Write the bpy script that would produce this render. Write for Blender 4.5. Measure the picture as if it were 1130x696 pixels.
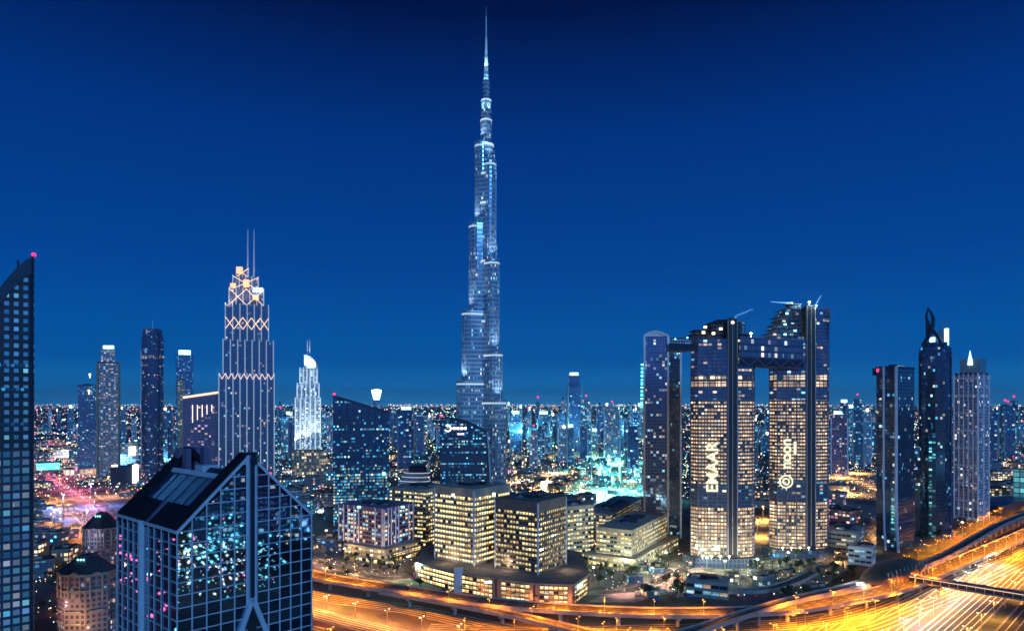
import bpy, bmesh, math, random
from mathutils import Vector
random.seed(11)
R = math.radians
for o in list(bpy.data.objects): bpy.data.objects.remove(o)
SC = bpy.context.scene
COL = SC.collection

# ---------------------------------------------------------------- camera, sky, sun, exposure
CAMZ, F, PW, PH, HZ = 160.0, 730.0, 1130.0, 696.0, 445.0
cam_d = bpy.data.cameras.new('camera'); cam = bpy.data.objects.new('camera', cam_d); COL.objects.link(cam)
cam.location = (0, 0, CAMZ); cam.rotation_euler = (R(90), 0, 0)
cam_d.sensor_width = 36; cam_d.lens = 36*F/PW; cam_d.shift_y = (HZ-PH/2)/PW
cam_d.clip_start = 1; cam_d.clip_end = 120000
SC.camera = cam

W = bpy.data.worlds.new('World'); SC.world = W; W.use_nodes = True
wn, wl = W.node_tree.nodes, W.node_tree.links
bg = wn['Background']
sky = wn.new('ShaderNodeTexSky'); sky.sky_type = 'NISHITA'; sky.sun_disc = False
sky.sun_elevation = R(-4); sky.sun_rotation = R(200); sky.air_density = 1.0; sky.dust_density = 0.3; sky.ozone_density = 6.0
wtc = wn.new('ShaderNodeTexCoord'); wsp = wn.new('ShaderNodeSeparateXYZ'); wl.new(wtc.outputs['Generated'], wsp.inputs[0])
wr = wn.new('ShaderNodeValToRGB'); we = wr.color_ramp.elements; wl.new(wsp.outputs[2], wr.inputs[0])
SKYCOL = [(0, (.03, .32, .74)), (.02, (.006, .2, .56)), (.06, (.0, .104, .405)), (.2, (.0, .056, .305)), (.36, (.0, .034, .225)), (.455, (.0, .016, .125)), (.51, (.0, .006, .06)), (1, (.0005, .005, .05))]
for i, (p_, c_) in enumerate(SKYCOL):
    el = we[i] if i < 2 else we.new(p_); el.position = p_; el.color = c_+(1,)
wadd = wn.new('ShaderNodeMix'); wadd.data_type = 'RGBA'; wadd.blend_type = 'ADD'; wadd.inputs[0].default_value = .02
wl.new(wr.outputs[0], wadd.inputs[6]); wl.new(sky.outputs[0], wadd.inputs[7]); wl.new(wadd.outputs[2], bg.inputs[0]); bg.inputs[1].default_value = .78

sun_d = bpy.data.lights.new('dusk_sun', 'SUN'); sun = bpy.data.objects.new('dusk_sun', sun_d); COL.objects.link(sun)
sun_d.energy = 1.15; sun_d.angle = R(14); sun_d.color = (0.14, 0.48, 1.0)
sun.rotation_euler = (R(68), 0, R(22))

SC.view_settings.view_transform = 'Standard'; SC.view_settings.look = 'None'
SC.view_settings.exposure = 0.35; SC.view_settings.gamma = 1
SC.render.engine = 'CYCLES'
cy = SC.cycles
cy.use_denoising = True; cy.denoiser = 'OPENIMAGEDENOISE'
cy.max_bounces = 6; cy.diffuse_bounces = 2; cy.glossy_bounces = 3; cy.transmission_bounces = 2; cy.volume_bounces = 0
cy.sample_clamp_indirect = 4; cy.sample_clamp_direct = 0
cy.use_light_tree = True
cy.caustics_reflective = False; cy.caustics_refractive = False

# ---------------------------------------------------------------- geometry helpers
def gx(x, D): return (x-565.0)/F*D                      # photo column at a depth -> metres
def gz(y, D): return CAMZ-(y-HZ)/F*D
def gd(y, h=0.0): return F*(CAMZ-h)/(y-HZ)              # depth of a point of height h seen on a row
def gp(x, y, h=0.0):
    D = gd(y, h); return (gx(x, D), D)
WL = {}
def wloc(o): return WL.get(o.name, Vector((0, 0, 0))) if o else Vector((0, 0, 0))

class MB:
    def __init__(s): s.v = []; s.f = []; s.uv = []; s.m = []
    def face(s, pts, uvs=None, m=0):
        i = len(s.v); s.v += [tuple(p) for p in pts]; s.f.append(tuple(range(i, i+len(pts))))
        s.uv += (uvs if uvs else [(p[0], p[1]) for p in pts]); s.m.append(m)
    def prism(s, poly, z0, z1, mw=0, mr=1, cw=0, top=True, bot=False, v0=None):
        n = len(poly); z0f = z0 if callable(z0) else (lambda p: z0); z1f = z1 if callable(z1) else (lambda p: z1)
        U = 0.0
        for i in range(n):
            a, b = poly[i], poly[(i+1) % n]; L = math.hypot(b[0]-a[0], b[1]-a[1])
            Lu = max(1, round(L/cw))*cw if cw else L
            A0, B0, B1, A1 = z0f(a), z0f(b), z1f(b), z1f(a); vb = v0 if v0 is not None else 0
            s.face([(a[0], a[1], A0), (b[0], b[1], B0), (b[0], b[1], B1), (a[0], a[1], A1)],
                   [(U, A0-vb), (U+Lu, B0-vb), (U+Lu, B1-vb), (U, A1-vb)], mw)
            U += Lu
        if top: s.face([(p[0], p[1], z1f(p)) for p in poly], None, mr)
        if bot: s.face([(p[0], p[1], z0f(p)) for p in reversed(poly)], None, mr)
        return s
    def box(s, x0, y0, z0, x1, y1, z1, m=0):
        return s.prism([(x0, y0), (x1, y0), (x1, y1), (x0, y1)], z0, z1, m, m, bot=True)
    def bar(s, a, b, w, d=None, m=0, up=(0, 0, 1)):
        a, b = Vector(a), Vector(b); d = w if d is None else d
        t = (b-a).normalized(); u = Vector(up)
        if abs(t.dot(u)) > .95: u = Vector((0, 1, 0))
        r = t.cross(u).normalized()*w/2; q = r.cross(t).normalized()*d/2
        c = [(-1, -1), (1, -1), (1, 1), (-1, 1)]
        A = [a+r*i+q*j for i, j in c]; B = [b+r*i+q*j for i, j in c]
        for k in range(4): s.face([A[k], A[(k+1) % 4], B[(k+1) % 4], B[k]], None, m)
        s.face(A[::-1], None, m); s.face(B, None, m); return s
    def lathe(s, cx, cy, prof, n=16, m=0, sx=1.0, sy=1.0, rot=0.0, cap=True):
        ring = []
        for r, z in prof:
            ring.append([(cx+math.cos(rot)*r*sx*math.cos(2*math.pi*k/n)-math.sin(rot)*r*sy*math.sin(2*math.pi*k/n),
                          cy+math.sin(rot)*r*sx*math.cos(2*math.pi*k/n)+math.cos(rot)*r*sy*math.sin(2*math.pi*k/n), z) for k in range(n)])
        for j in range(len(prof)-1):
            r0 = max(prof[j][0], prof[j+1][0], .1); per = 2*math.pi*r0
            for k in range(n):
                k2 = (k+1) % n; u0, u1 = per*k/n, per*(k+1)/n; z0, z1 = prof[j][1], prof[j+1][1]
                q = [ring[j][k], ring[j][k2], ring[j+1][k2], ring[j+1][k]]
                uv = [(u0, z0), (u1, z0), (u1, z1), (u0, z1)]
                if prof[j+1][0] < 1e-6: q = q[:3]; uv = uv[:3]
                elif prof[j][0] < 1e-6: q = [q[0], q[2], q[3]]; uv = [uv[0], uv[2], uv[3]]
                s.face(q, uv, m)
        if cap and prof[-1][0] > 1e-6: s.face(ring[-1], None, m)
        return s
    def tube(s, path, rad, n=6, m=0):
        for i in range(len(path)-1):
            r0 = rad[i] if isinstance(rad, (list, tuple)) else rad; r1 = rad[i+1] if isinstance(rad, (list, tuple)) else rad
            a, b = Vector(path[i]), Vector(path[i+1]); t = (b-a).normalized()
            u = Vector((0, 0, 1)) if abs(t.z) < .9 else Vector((1, 0, 0)); r = t.cross(u).normalized(); q = r.cross(t)
            for k in range(n):
                c0, c1 = 2*math.pi*k/n, 2*math.pi*(k+1)/n
                d0 = r*math.cos(c0)+q*math.sin(c0); d1 = r*math.cos(c1)+q*math.sin(c1)
                s.face([a+d0*r0, a+d1*r0, b+d1*r1, b+d0*r1], None, m)
        return s
    def octa(s, p, r, m=0):
        x, y, z = p; P = [(x+r, y, z), (x, y+r, z), (x-r, y, z), (x, y-r, z)]; T = (x, y, z+r); B = (x, y, z-r)
        for k in range(4): s.face([P[k], P[(k+1) % 4], T], None, m); s.face([P[(k+1) % 4], P[k], B], None, m)
        return s
    def mesh(s, name, mats, off=Vector((0, 0, 0)), merge=True, smooth=False):
        me = bpy.data.meshes.new(name)
        me.from_pydata([(v[0]-off.x, v[1]-off.y, v[2]-off.z) for v in s.v], [], s.f)
        uvl = me.uv_layers.new(name='UVMap'); uvl.data.foreach_set('uv', [c for q in s.uv for c in q])
        for mt in (mats if isinstance(mats, (list, tuple)) else [mats]): me.materials.append(mt)
        nm = len(me.materials)
        me.polygons.foreach_set('material_index', [min(i, nm-1) for i in s.m])
        if merge and len(s.v) < 60000:
            b = bmesh.new(); b.from_mesh(me); bmesh.ops.remove_doubles(b, verts=b.verts, dist=1e-4); b.to_mesh(me); b.free()
        if smooth:
            for p in me.polygons: p.use_smooth = True
        me.update(); return me
    def build(s, name, mats, parent=None, loc=None, smooth=False, merge=True):
        L = wloc(parent) if parent else Vector(loc if loc else (0, 0, 0))
        ob = bpy.data.objects.new(name, s.mesh(name, mats, L, merge, smooth)); COL.objects.link(ob)
        if parent: ob.parent = parent
        else: ob.location = L
        WL[ob.name] = L.copy(); return ob

def thing(name, label, cat, loc=(0, 0, 0), group=None):
    o = bpy.data.objects.new(name, None); COL.objects.link(o); o.location = loc; o.empty_display_size = .5
    WL[o.name] = Vector(loc); return tag(o, label, cat, group)
def tag(o, label=None, cat=None, group=None, kind=None):
    if label: o['label'] = label
    if cat: o['category'] = cat
    if group: o['group'] = group
    if kind: o['kind'] = kind
    return o
def struct(name, mb, mats): return tag(mb.build(name, mats, merge=False), kind='structure')
def copy_tree(o, parent=None, loc=None, rz=None):
    c = o.copy(); COL.objects.link(c)
    if parent: c.parent = parent
    if loc is not None: c.location = loc; WL[c.name] = Vector(loc)
    if rz is not None: c.rotation_euler = (0, 0, rz)
    for ch in o.children: copy_tree(ch, c)
    return c

def center(poly): return (sum(p[0] for p in poly)/len(poly), sum(p[1] for p in poly)/len(poly))
def offset(poly, d):                                     # grow a convex CCW outline by d
    n = len(poly); out = []
    for i in range(n):
        p0, p1, p2 = Vector(poly[i-1]), Vector(poly[i]), Vector(poly[(i+1) % n])
        e1, e2 = (p1-p0).normalized(), (p2-p1).normalized()
        n1, n2 = Vector((e1.y, -e1.x)), Vector((e2.y, -e2.x)); b = n1+n2
        if b.length < 1e-6: b = n1
        b.normalize(); k = d/max(.3, b.dot(n1)); out.append((p1.x+b.x*k, p1.y+b.y*k))
    return out
def frect(x0, x1, D, depth, rot=0.0):                    # a rectangle turned towards the viewpoint
    xc = (x0+x1)/2; X = gx(xc, D); th = math.atan2(X, D); w = (x1-x0)/F*D*math.cos(th)/2
    th += rot; t = (math.cos(th), -math.sin(th)); r = (math.sin(th), math.cos(th))
    c = [(-w, 0), (w, 0), (w, depth), (-w, depth)]
    return [(X+t[0]*a+r[0]*b, D+t[1]*a+r[1]*b) for a, b in c]
def foot(xl, xn, xr, D, ang):                            # near corner plus two receding faces
    a = R(ang); N = (gx(xn, D), D)
    def hit(d, x):
        k = (x-565.0)/F; t = (k*N[1]-N[0])/(d[0]-k*d[1]); return (N[0]+d[0]*t, N[1]+d[1]*t)
    L = hit((-math.cos(a), math.sin(a)), xl); Rr = hit((math.sin(a), math.cos(a)), xr)
    return [N, Rr, (L[0]+Rr[0]-N[0], L[1]+Rr[1]-N[1]), L]
def spline(pts, n=10):
    P = [Vector(p) for p in pts]; P = [P[0]*2-P[1]]+P+[P[-1]*2-P[-2]]; out = []
    for i in range(1, len(P)-2):
        for k in range(n):
            t = k/n; a, b, c, d = P[i-1:i+3]
            out.append(.5*((2*b)+(c-a)*t+(2*a-5*b+4*c-d)*t*t+(3*b-a-3*c+d)*t*t*t))
    out.append(P[-2]); return out
def normals(path):
    out = []
    for i in range(len(path)):
        a, b = path[max(0, i-1)], path[min(len(path)-1, i+1)]; t = Vector((b[0]-a[0], b[1]-a[1])).normalized()
        out.append(Vector((t.y, -t.x)))
    return out
def along(path, step, start=0.0):                        # points every step metres: (pos, tangent, normal)
    out = []; acc = -start
    for i in range(len(path)-1):
        a, b = Vector(path[i]), Vector(path[i+1]); L = (b-a).length; t = (b-a)/L if L else Vector((1, 0, 0))
        while acc <= L:
            if acc >= 0: out.append((a+t*acc, t, Vector((t.y, -t.x, 0)).normalized()))
            acc += step
        acc -= L
    return out
def ribbon(mb, path, o0, o1, dz=0.0, m=0):
    N = normals(path); s = 0.0
    for i in range(len(path)-1):
        a, b = path[i], path[i+1]; L = math.hypot(b[0]-a[0], b[1]-a[1])
        za, zb = (a[2] if len(a) > 2 else 0)+dz, (b[2] if len(b) > 2 else 0)+dz
        mb.face([(a[0]+N[i].x*o0, a[1]+N[i].y*o0, za), (a[0]+N[i].x*o1, a[1]+N[i].y*o1, za),
                 (b[0]+N[i+1].x*o1, b[1]+N[i+1].y*o1, zb), (b[0]+N[i+1].x*o0, b[1]+N[i+1].y*o0, zb)],
                [(s, o0), (s, o1), (s+L, o1), (s+L, o0)], m)
        if mb.f: pass
        s += L
    return mb
def wallstrip(mb, path, o, w, z0, h, m=0):               # a low wall swept along a path
    N = normals(path)
    for i in range(len(path)-1):
        a, b = path[i], path[i+1]
        def P(p, n, q, z): return (p[0]+n.x*q, p[1]+n.y*q, p[2]+z)
        q0, q1 = o-w/2, o+w/2
        c0 = [P(a, N[i], q0, z0), P(a, N[i], q1, z0), P(a, N[i], q1, z0+h), P(a, N[i], q0, z0+h)]
        c1 = [P(b, N[i+1], q0, z0), P(b, N[i+1], q1, z0), P(b, N[i+1], q1, z0+h), P(b, N[i+1], q0, z0+h)]
        for k in range(4): mb.face([c0[k], c0[(k+1) % 4], c1[(k+1) % 4], c1[k]], None, m)
        if i == 0: mb.face(c0[::-1], None, m)
        if i == len(path)-2: mb.face(c1, None, m)
    return mb

# ---------------------------------------------------------------- materials
def newmat(name):
    m = bpy.data.materials.new(name); m.use_nodes = True; return m, m.node_tree.nodes, m.node_tree.links, m.node_tree.nodes['Principled BSDF']
def mth(nt, op, a, b=None, c=None):
    n = nt.nodes.new('ShaderNodeMath'); n.operation = op
    for i, v in enumerate((a, b, c)):
        if v is None: continue
        if isinstance(v, (int, float)): n.inputs[i].default_value = v
        else: nt.links.new(v, n.inputs[i])
    return n.outputs[0]
MATS = {}
def plain(name, col, rough=.7, metal=0.0, var=.25, scale=.15, spec=.4):
    if name in MATS: return MATS[name]
    m, n, l, p = newmat(name)
    tc = n.new('ShaderNodeTexCoord'); nz = n.new('ShaderNodeTexNoise'); nz.inputs['Scale'].default_value = scale; nz.inputs['Detail'].default_value = 6
    l.new(tc.outputs['Object'], nz.inputs['Vector'])
    rp = n.new('ShaderNodeValToRGB'); rp.color_ramp.elements[0].position = .3; rp.color_ramp.elements[1].position = .7
    rp.color_ramp.elements[0].color = tuple(c*(1-var) for c in col)+(1,); rp.color_ramp.elements[1].color = tuple(min(1, c*(1+var)) for c in col)+(1,)
    l.new(nz.outputs['Fac'], rp.inputs[0]); l.new(rp.outputs[0], p.inputs['Base Color'])
    p.inputs['Roughness'].default_value = rough; p.inputs['Metallic'].default_value = metal; p.inputs['Specular IOR Level'].default_value = spec
    MATS[name] = m; return m
def lamp(name, col, strength, sample=False):
    if name in MATS: return MATS[name]
    m, n, l, p = newmat(name)
    p.inputs['Base Color'].default_value = (.3, .3, .3, 1)
    p.inputs['Emission Color'].default_value = tuple(col)+(1,); p.inputs['Emission Strength'].default_value = strength
    m.cycles.emission_sampling = 'AUTO' if sample else 'NONE'
    MATS[name] = m; return m
WARM = [(1, .62, .25), (1, .75, .4), (1, .85, .6)]
TEAL = [(.08, .55, .9), (.15, .8, 1), (.5, .95, 1), (.9, .95, .9), (.1, .4, .9)]
MIXC = [(.15, .7, 1), (1, .8, .5), (.6, .9, 1), (1, .55, .3), (.1, .45, .9)]
PINK = [(1, .6, .45), (1, .75, .6), (.8, .6, 1), (.3, .7, 1)]
def win(name, cw, ch, fu=.15, fv=.3, wall=(.1, .12, .16), glass=(.03, .05, .09), lit=.3, cols=TEAL, st=1.5, row=.5, rough=.15, metal=.0, clump=.6, wrough=.6, spec=.5, low=0.12, bmin=.18, rowp=2.0):
    """a facade of separate panes between piers and spandrels; a random share of the rooms has its lights on"""
    if name in MATS: return MATS[name]
    m, n, l, p = newmat(name); nt = m.node_tree
    uv = n.new('ShaderNodeUVMap'); sp = n.new('ShaderNodeSeparateXYZ'); l.new(uv.outputs[0], sp.inputs[0])
    u, v = mth(nt, 'DIVIDE', sp.outputs[0], cw), mth(nt, 'DIVIDE', sp.outputs[1], ch)
    iu, iv = mth(nt, 'FLOOR', u), mth(nt, 'FLOOR', v); fu_, fv_ = mth(nt, 'FRACT', u), mth(nt, 'FRACT', v)
    mu = mth(nt, 'MULTIPLY', mth(nt, 'GREATER_THAN', fu_, fu/2), mth(nt, 'LESS_THAN', fu_, 1-fu/2))
    mv = mth(nt, 'MULTIPLY', mth(nt, 'GREATER_THAN', fv_, fv*.7), mth(nt, 'LESS_THAN', fv_, 1-fv*.3))
    mask = mth(nt, 'MULTIPLY', mu, mv)
    oi = n.new('ShaderNodeObjectInfo'); seed = mth(nt, 'MULTIPLY', oi.outputs['Random'], 91.7)
    def wnoise(a, b, c):
        cb = n.new('ShaderNodeCombineXYZ')
        for i, q in enumerate((a, b, c)):
            if isinstance(q, (int, float)): cb.inputs[i].default_value = q
            else: l.new(q, cb.inputs[i])
        w = n.new('ShaderNodeTexWhiteNoise'); w.noise_dimensions = '3D'; l.new(cb.outputs[0], w.inputs[0]); return w
    w1 = wnoise(iu, iv, seed); w2 = wnoise(iv, seed, 7.0)
    nz = n.new('ShaderNodeTexNoise'); nz.noise_dimensions = '3D'; nz.inputs['Scale'].default_value = .045; nz.inputs['Detail'].default_value = 2
    cb = n.new('ShaderNodeCombineXYZ'); l.new(sp.outputs[0], cb.inputs[0]); l.new(sp.outputs[1], cb.inputs[1]); l.new(mth(nt, 'MULTIPLY', seed, 100), cb.inputs[2]); l.new(cb.outputs[0], nz.inputs['Vector'])
    cl = mth(nt, 'ADD', 1-clump, mth(nt, 'MULTIPLY', mth(nt, 'SUBTRACT', nz.outputs['Fac'], .25), 2.0*clump))
    rw = mth(nt, 'ADD', 1-row, mth(nt, 'MULTIPLY', mth(nt, 'POWER', w2.outputs['Value'], rowp), (rowp+1)*row))
    pr = mth(nt, 'MULTIPLY', mth(nt, 'MULTIPLY', cl, rw), lit)
    on = mth(nt, 'LESS_THAN', w1.outputs['Value'], pr)
    w3 = wnoise(iu, iv, mth(nt, 'ADD', seed, 13.3))
    s3 = n.new('ShaderNodeSeparateXYZ'); l.new(w3.outputs['Color'], s3.inputs[0])
    br = mth(nt, 'ADD', bmin, mth(nt, 'POWER', s3.outputs[0], 3.0))
    rp = n.new('ShaderNodeValToRGB'); rp.color_ramp.interpolation = 'CONSTANT'; e = rp.color_ramp.elements
    for i, c in enumerate(cols):
        el = e[i] if i < 2 else e.new(i/len(cols)); el.position = i/len(cols); el.color = tuple(c)+(1,)
    l.new(s3.outputs[1], rp.inputs[0])
    dim = mth(nt, 'MULTIPLY', mth(nt, 'SUBTRACT', 1.0, on), mth(nt, 'MULTIPLY', s3.outputs[2], low*.12))
    es = mth(nt, 'MULTIPLY', mth(nt, 'MULTIPLY', mth(nt, 'ADD', mth(nt, 'MULTIPLY', on, br), dim), mask), st)
    mix = n.new('ShaderNodeMix'); mix.data_type = 'RGBA'; l.new(mask, mix.inputs[0])
    nw = n.new('ShaderNodeTexNoise'); nw.inputs['Scale'].default_value = .08; l.new(uv.outputs[0], nw.inputs['Vector'])
    wc = n.new('ShaderNodeMix'); wc.data_type = 'RGBA'; wc.blend_type = 'MIX'; l.new(nw.outputs['Fac'], wc.inputs[0])
    wc.inputs[6].default_value = tuple(c*.7 for c in wall)+(1,); wc.inputs[7].default_value = tuple(min(1, c*1.3) for c in wall)+(1,)
    l.new(wc.outputs[2], mix.inputs[6]); mix.inputs[7].default_value = tuple(min(.8, c*4+.02) for c in glass)+(1,)
    l.new(mix.outputs[2], p.inputs['Base Color'])
    l.new(mth(nt, 'ADD', wrough, mth(nt, 'MULTIPLY', mask, rough-wrough)), p.inputs['Roughness'])
    p.inputs['Specular IOR Level'].default_value = spec
    l.new(mth(nt, 'MULTIPLY', mask, max(metal, .7)), p.inputs['Metallic'])
    l.new(rp.outputs[0], p.inputs['Emission Color']); l.new(es, p.inputs['Emission Strength'])
    m.cycles.emission_sampling = 'NONE'
    MATS[name] = m; return m

M = dict(
    skylight=plain('skylight panel', (.06, .055, .12), .3, .1, var=.3, scale=.05), ribglow=lamp('glowing rib', (.5, .72, 1), .3), frameglow=lamp('glowing frame', (.4, .55, 1), .12), darkroof=plain('dark slate roof', (.014, .014, .022), .85, spec=.15),
    umber=plain('dark umber cladding', (.045, .03, .035), .6, var=.1),
    brown=plain('brown stone', (.17, .14, .12), .8),
    concrete=plain('pale concrete', (.32, .3, .28), .85, var=.2), dark=plain('dark metal', (.04, .045, .06), .5, .3),
    roof=plain('dark roof felt', (.07, .07, .075), .9, var=.4), asphalt=plain('asphalt', (.055, .053, .05), .85, var=.3, scale=.08),
    paint=plain('road paint', (.75, .74, .7), .7, var=.1), stone=plain('beige stone', (.36, .31, .25), .8, var=.2),
    brick=plain('red brick', (.3, .11, .07), .85, var=.25), white=plain('white cladding', (.62, .62, .66), .5, var=.08),
    lilac=plain('lilac aluminium', (.68, .66, .76), .5, 0, var=.08), steel=plain('steel', (.45, .47, .5), .3, .7, var=.1),
    glass=plain('dark glass', (.02, .03, .05), .06, 0, var=.1, spec=.9), navy=plain('navy cladding', (.035, .045, .08), .35, .3, var=.2),
    bark=plain('bark', (.1, .07, .05), .9), purple=plain('violet cladding', (.2, .14, .24), .6, var=.1), tile=plain('dark roof tile', (.06, .055, .07), .7),
    sodium=lamp('sodium lamp', (1, .42, .05), 2.4), whitelamp=lamp('white lamp', (1, .88, .62), 3.2), teallamp=lamp('teal lamp', (.25, 1, .88), 3.2),
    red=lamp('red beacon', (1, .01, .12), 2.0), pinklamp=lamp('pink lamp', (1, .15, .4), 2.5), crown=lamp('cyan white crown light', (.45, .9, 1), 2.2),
    crownw=lamp('warm crown light', (1, .62, .36), 1.3), sign=lamp('lit sign face', (1, .93, .55), .95), signp=lamp('pinkish white sign', (1, .82, .95), 3.0),
    orange=lamp('orange cove light', (1, .38, .16), 1.5), head=lamp('headlamp', (1, .93, .72), 26), tail=lamp('tail lamp', (1, .06, .03), 12),
    whitestrip=lamp('white light strip', (.6, .82, 1), .6), teals=lamp('teal light strip', (.1, .85, .9), 1.6), purplestrip=lamp('violet light strip', (.75, .2, .75), .8),
)
# ---------------------------------------------------------------- ground, roads
def ground_mat():
    m, n, l, p = newmat('city ground')
    tc = n.new('ShaderNodeTexCoord')
    a = n.new('ShaderNodeTexNoise'); a.inputs['Scale'].default_value = .006; a.inputs['Detail'].default_value = 8
    b = n.new('ShaderNodeTexVoronoi'); b.inputs['Scale'].default_value = .022
    l.new(tc.outputs['Object'], a.inputs['Vector']); l.new(tc.outputs['Object'], b.inputs['Vector'])
    r = n.new('ShaderNodeValToRGB'); e = r.color_ramp.elements
    e[0].position = .35; e[0].color = (.06, .07, .06, 1); e[1].position = .65; e[1].color = (.17, .15, .13, 1)
    k = e.new(.5); k.color = (.10, .10, .10, 1)
    l.new(a.outputs['Fac'], r.inputs[0])
    mx = n.new('ShaderNodeMix'); mx.data_type = 'RGBA'; mx.blend_type = 'MULTIPLY'; mx.inputs[0].default_value = .6
    l.new(r.outputs[0], mx.inputs[6]); l.new(b.outputs['Color'], mx.inputs[7]); l.new(mx.outputs[2], p.inputs['Base Color'])
    p.inputs['Roughness'].default_value = .95
    return m
g = MB(); S_ = 40000
g.face([(-S_, -S_, 0), (S_, -S_, 0), (S_, S_, 0), (-S_, S_, 0)])
struct('ground', g, ground_mat())

ROADS = []            # (path, halfwidth) for keeping houses off
def road(name, path, hw, z, lanes, edge=True, trail_w=0):
    P = [Vector((p[0], p[1], z)) for p in path]
    a = MB(); ribbon(a, P, -hw, hw); struct(name, a, M['asphalt'])
    mk = MB(); lw = 2*hw/lanes
    if edge:
        for o in (-hw+.6, hw-.6): ribbon(mk, P, o-.15, o+.15, .006)
    for k in range(1, lanes):
        o = -hw+k*lw
        if trail_w: ribbon(mk, P, o-trail_w/2, o+trail_w/2, .006); continue  # wide unbroken lines painted in place of car light trails
        for q, t, nn in along(P, 12):
            s, e_ = q+nn*o, q+nn*o+t*5
            w = nn*.13
            mk.face([(s-w)+Vector((0, 0, .006)), (s+w)+Vector((0, 0, .006)), (e_+w)+Vector((0, 0, .006)), (e_-w)+Vector((0, 0, .006))])
    struct('road_lines', mk, M['paint'])
    kb = MB()
    for o in (-hw-.2, hw+.2): wallstrip(kb, P, o, .4, -z, .14+z)
    struct('kerb', kb, M['concrete'])
    ROADS.append((P, hw)); return P
U_ = Vector((.723, .691)); N_ = Vector((.691, -.723)); H0 = Vector((306, 465))
def hw_path(off, s0=-500, s1=2600, st=100): return [tuple(H0+U_*s+N_*off) for s in range(s0, s1+1, st)]
white_way = road('highway', hw_path(0), 14, .05, 7, trail_w=.65)
red_way = road('highway', hw_path(-34), 13, .054, 6, trail_w=.45)
front_way = road('road', hw_path(-64), 9, .058, 4, trail_w=.45)
out_way = road('road', hw_path(33), 10, .062, 4, trail_w=.45)
low_orange = road('road', spline([(-260, 640), (-168, 556), (-81, 515), (-3, 468), (90, 425), (190, 380)]), 10, .066, 5, trail_w=.4)
low_white = road('road', spline([(-250, 575), (-151, 505), (-92, 467), (-20, 425), (60, 380)]), 9, .07, 5, trail_w=.45)
low_inner = road('road', spline([(-220, 510), (-148, 470), (-100, 435), (-40, 390)]), 8, .074, 4, trail_w=.4)
sweep = road('road', spline([(-60, 470), (20, 462), (88, 468), (155, 473), (228, 489), (301, 532), (411, 622), (591, 756), (760, 915), (1000, 1150)]), 10, .078, 5, trail_w=.4)
sweep2 = road('road', spline([(0, 430), (80, 440), (170, 447), (245, 466), (316, 515), (420, 592), (600, 735)]), 7, .082, 3, trail_w=.4)
street = road('street', spline([gp(560, 655), gp(640, 654), gp(700, 650), gp(740, 634), gp(775, 616), gp(800, 590)]), 6, .086, 3)
pink_way = road('road', spline([gp(-40, 500), gp(45, 520), gp(75, 534), gp(105, 552), gp(135, 585), gp(150, 640)]), 11, .09, 5)
pink_way2 = road('road', spline([gp(-40, 535), gp(45, 548), gp(85, 566), gp(112, 600), gp(118, 680)]), 8, .094, 4)
mid_street = road('street', spline([gp(330, 612), gp(380, 628), gp(430, 638), gp(470, 626), gp(560, 575), gp(660, 545)]), 6, .098, 3)
boul = road('boulevard', spline([gp(560, 512), gp(600, 522), gp(640, 535), gp(668, 560), gp(672, 600)]), 9, .102, 4)
east_street = road('street', spline([gp(900, 625), gp(950, 600), gp(985, 560), gp(940, 530), gp(880, 515)]), 6, .106, 3)

def viaduct(name, label, cat, pts, hw, lanes, pier=42, thick=1.8, rail='concrete', markings=True):
    P = [Vector(p) for p in spline(pts)]
    t = thing(name, label, cat, (P[0].x, P[0].y, 0))
    d = MB(); wallstrip(d, P, 0, 2*hw, -thick, thick); d.build('deck', M['concrete'], t)
    rd = MB(); ribbon(rd, P, -hw+.6, hw-.6, .005); rd.build('road_surface', M['asphalt'], t)
    mk = MB()
    if markings:
        for k in range(1, lanes):
            o = -hw+k*2*hw/lanes
            for q, tt, nn in along(P, 12):
                s, e_ = q+nn*o, q+nn*o+tt*5; w = nn*.13; up = Vector((0, 0, .011))
                mk.face([s-w+up, s+w+up, e_+w+up, e_-w+up])
        for o in (-hw+1.1, hw-1.1): ribbon(mk, P, o-.15, o+.15, .011)
        mk.build('lane_marking', M['paint'], t)
    for o in (-hw+.3, hw-.3):
        r = MB(); wallstrip(r, P, o, .5, 0.004, 1.1); r.build('parapet', M[rail], t)
    for q, tt, nn in along(P, pier, 15):
        if q.z < 3 or q.y < 380: continue
        b = MB(); b.lathe(q.x, q.y, [(1.5, 0), (1.5, q.z-thick-2.2), (1.7, q.z-thick-2)], 10)
        a0, a1 = q-nn*(hw*.75), q+nn*(hw*.75)
        b.bar((a0.x, a0.y, q.z-thick-1.1), (a1.x, a1.y, q.z-thick-1.1), 2.4, 2.0); b.build('pier', M['concrete'], t)
    ROADS.append((P, hw)); return P
h = 10
via = viaduct('viaduct', 'long curved concrete viaduct sweeping past the lit brick podium towards the highway', 'viaduct',
    [(-300, 700, h), (-240, 645, h), (-174, 580, h), (-83, 532, h), (-17, 501, h), (56, 482, h), (127, 476, h), (195, 484, h), (252, 507, h), (326, 549, h), (424, 628, h), (584, 757, h), (760, 905, h)], 9, 4)
ramp = viaduct('ramp', 'narrow slip ramp splitting off the curved viaduct and dropping to the lower right', 'ramp',
    [(-105, 533, 9.6), (-49, 505, 9), (-3, 479, 8.2), (46, 447, 7), (110, 408, 5), (170, 370, 3)], 5, 2)
ramp2 = viaduct('ramp', 'low curved ramp with a brown side wall below the twin towers', 'ramp',
    [(165, 560, 2.2), (190, 549, 5), (215, 552, 6), (245, 573, 6.5), (275, 605, 6)], 5, 2)

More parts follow.
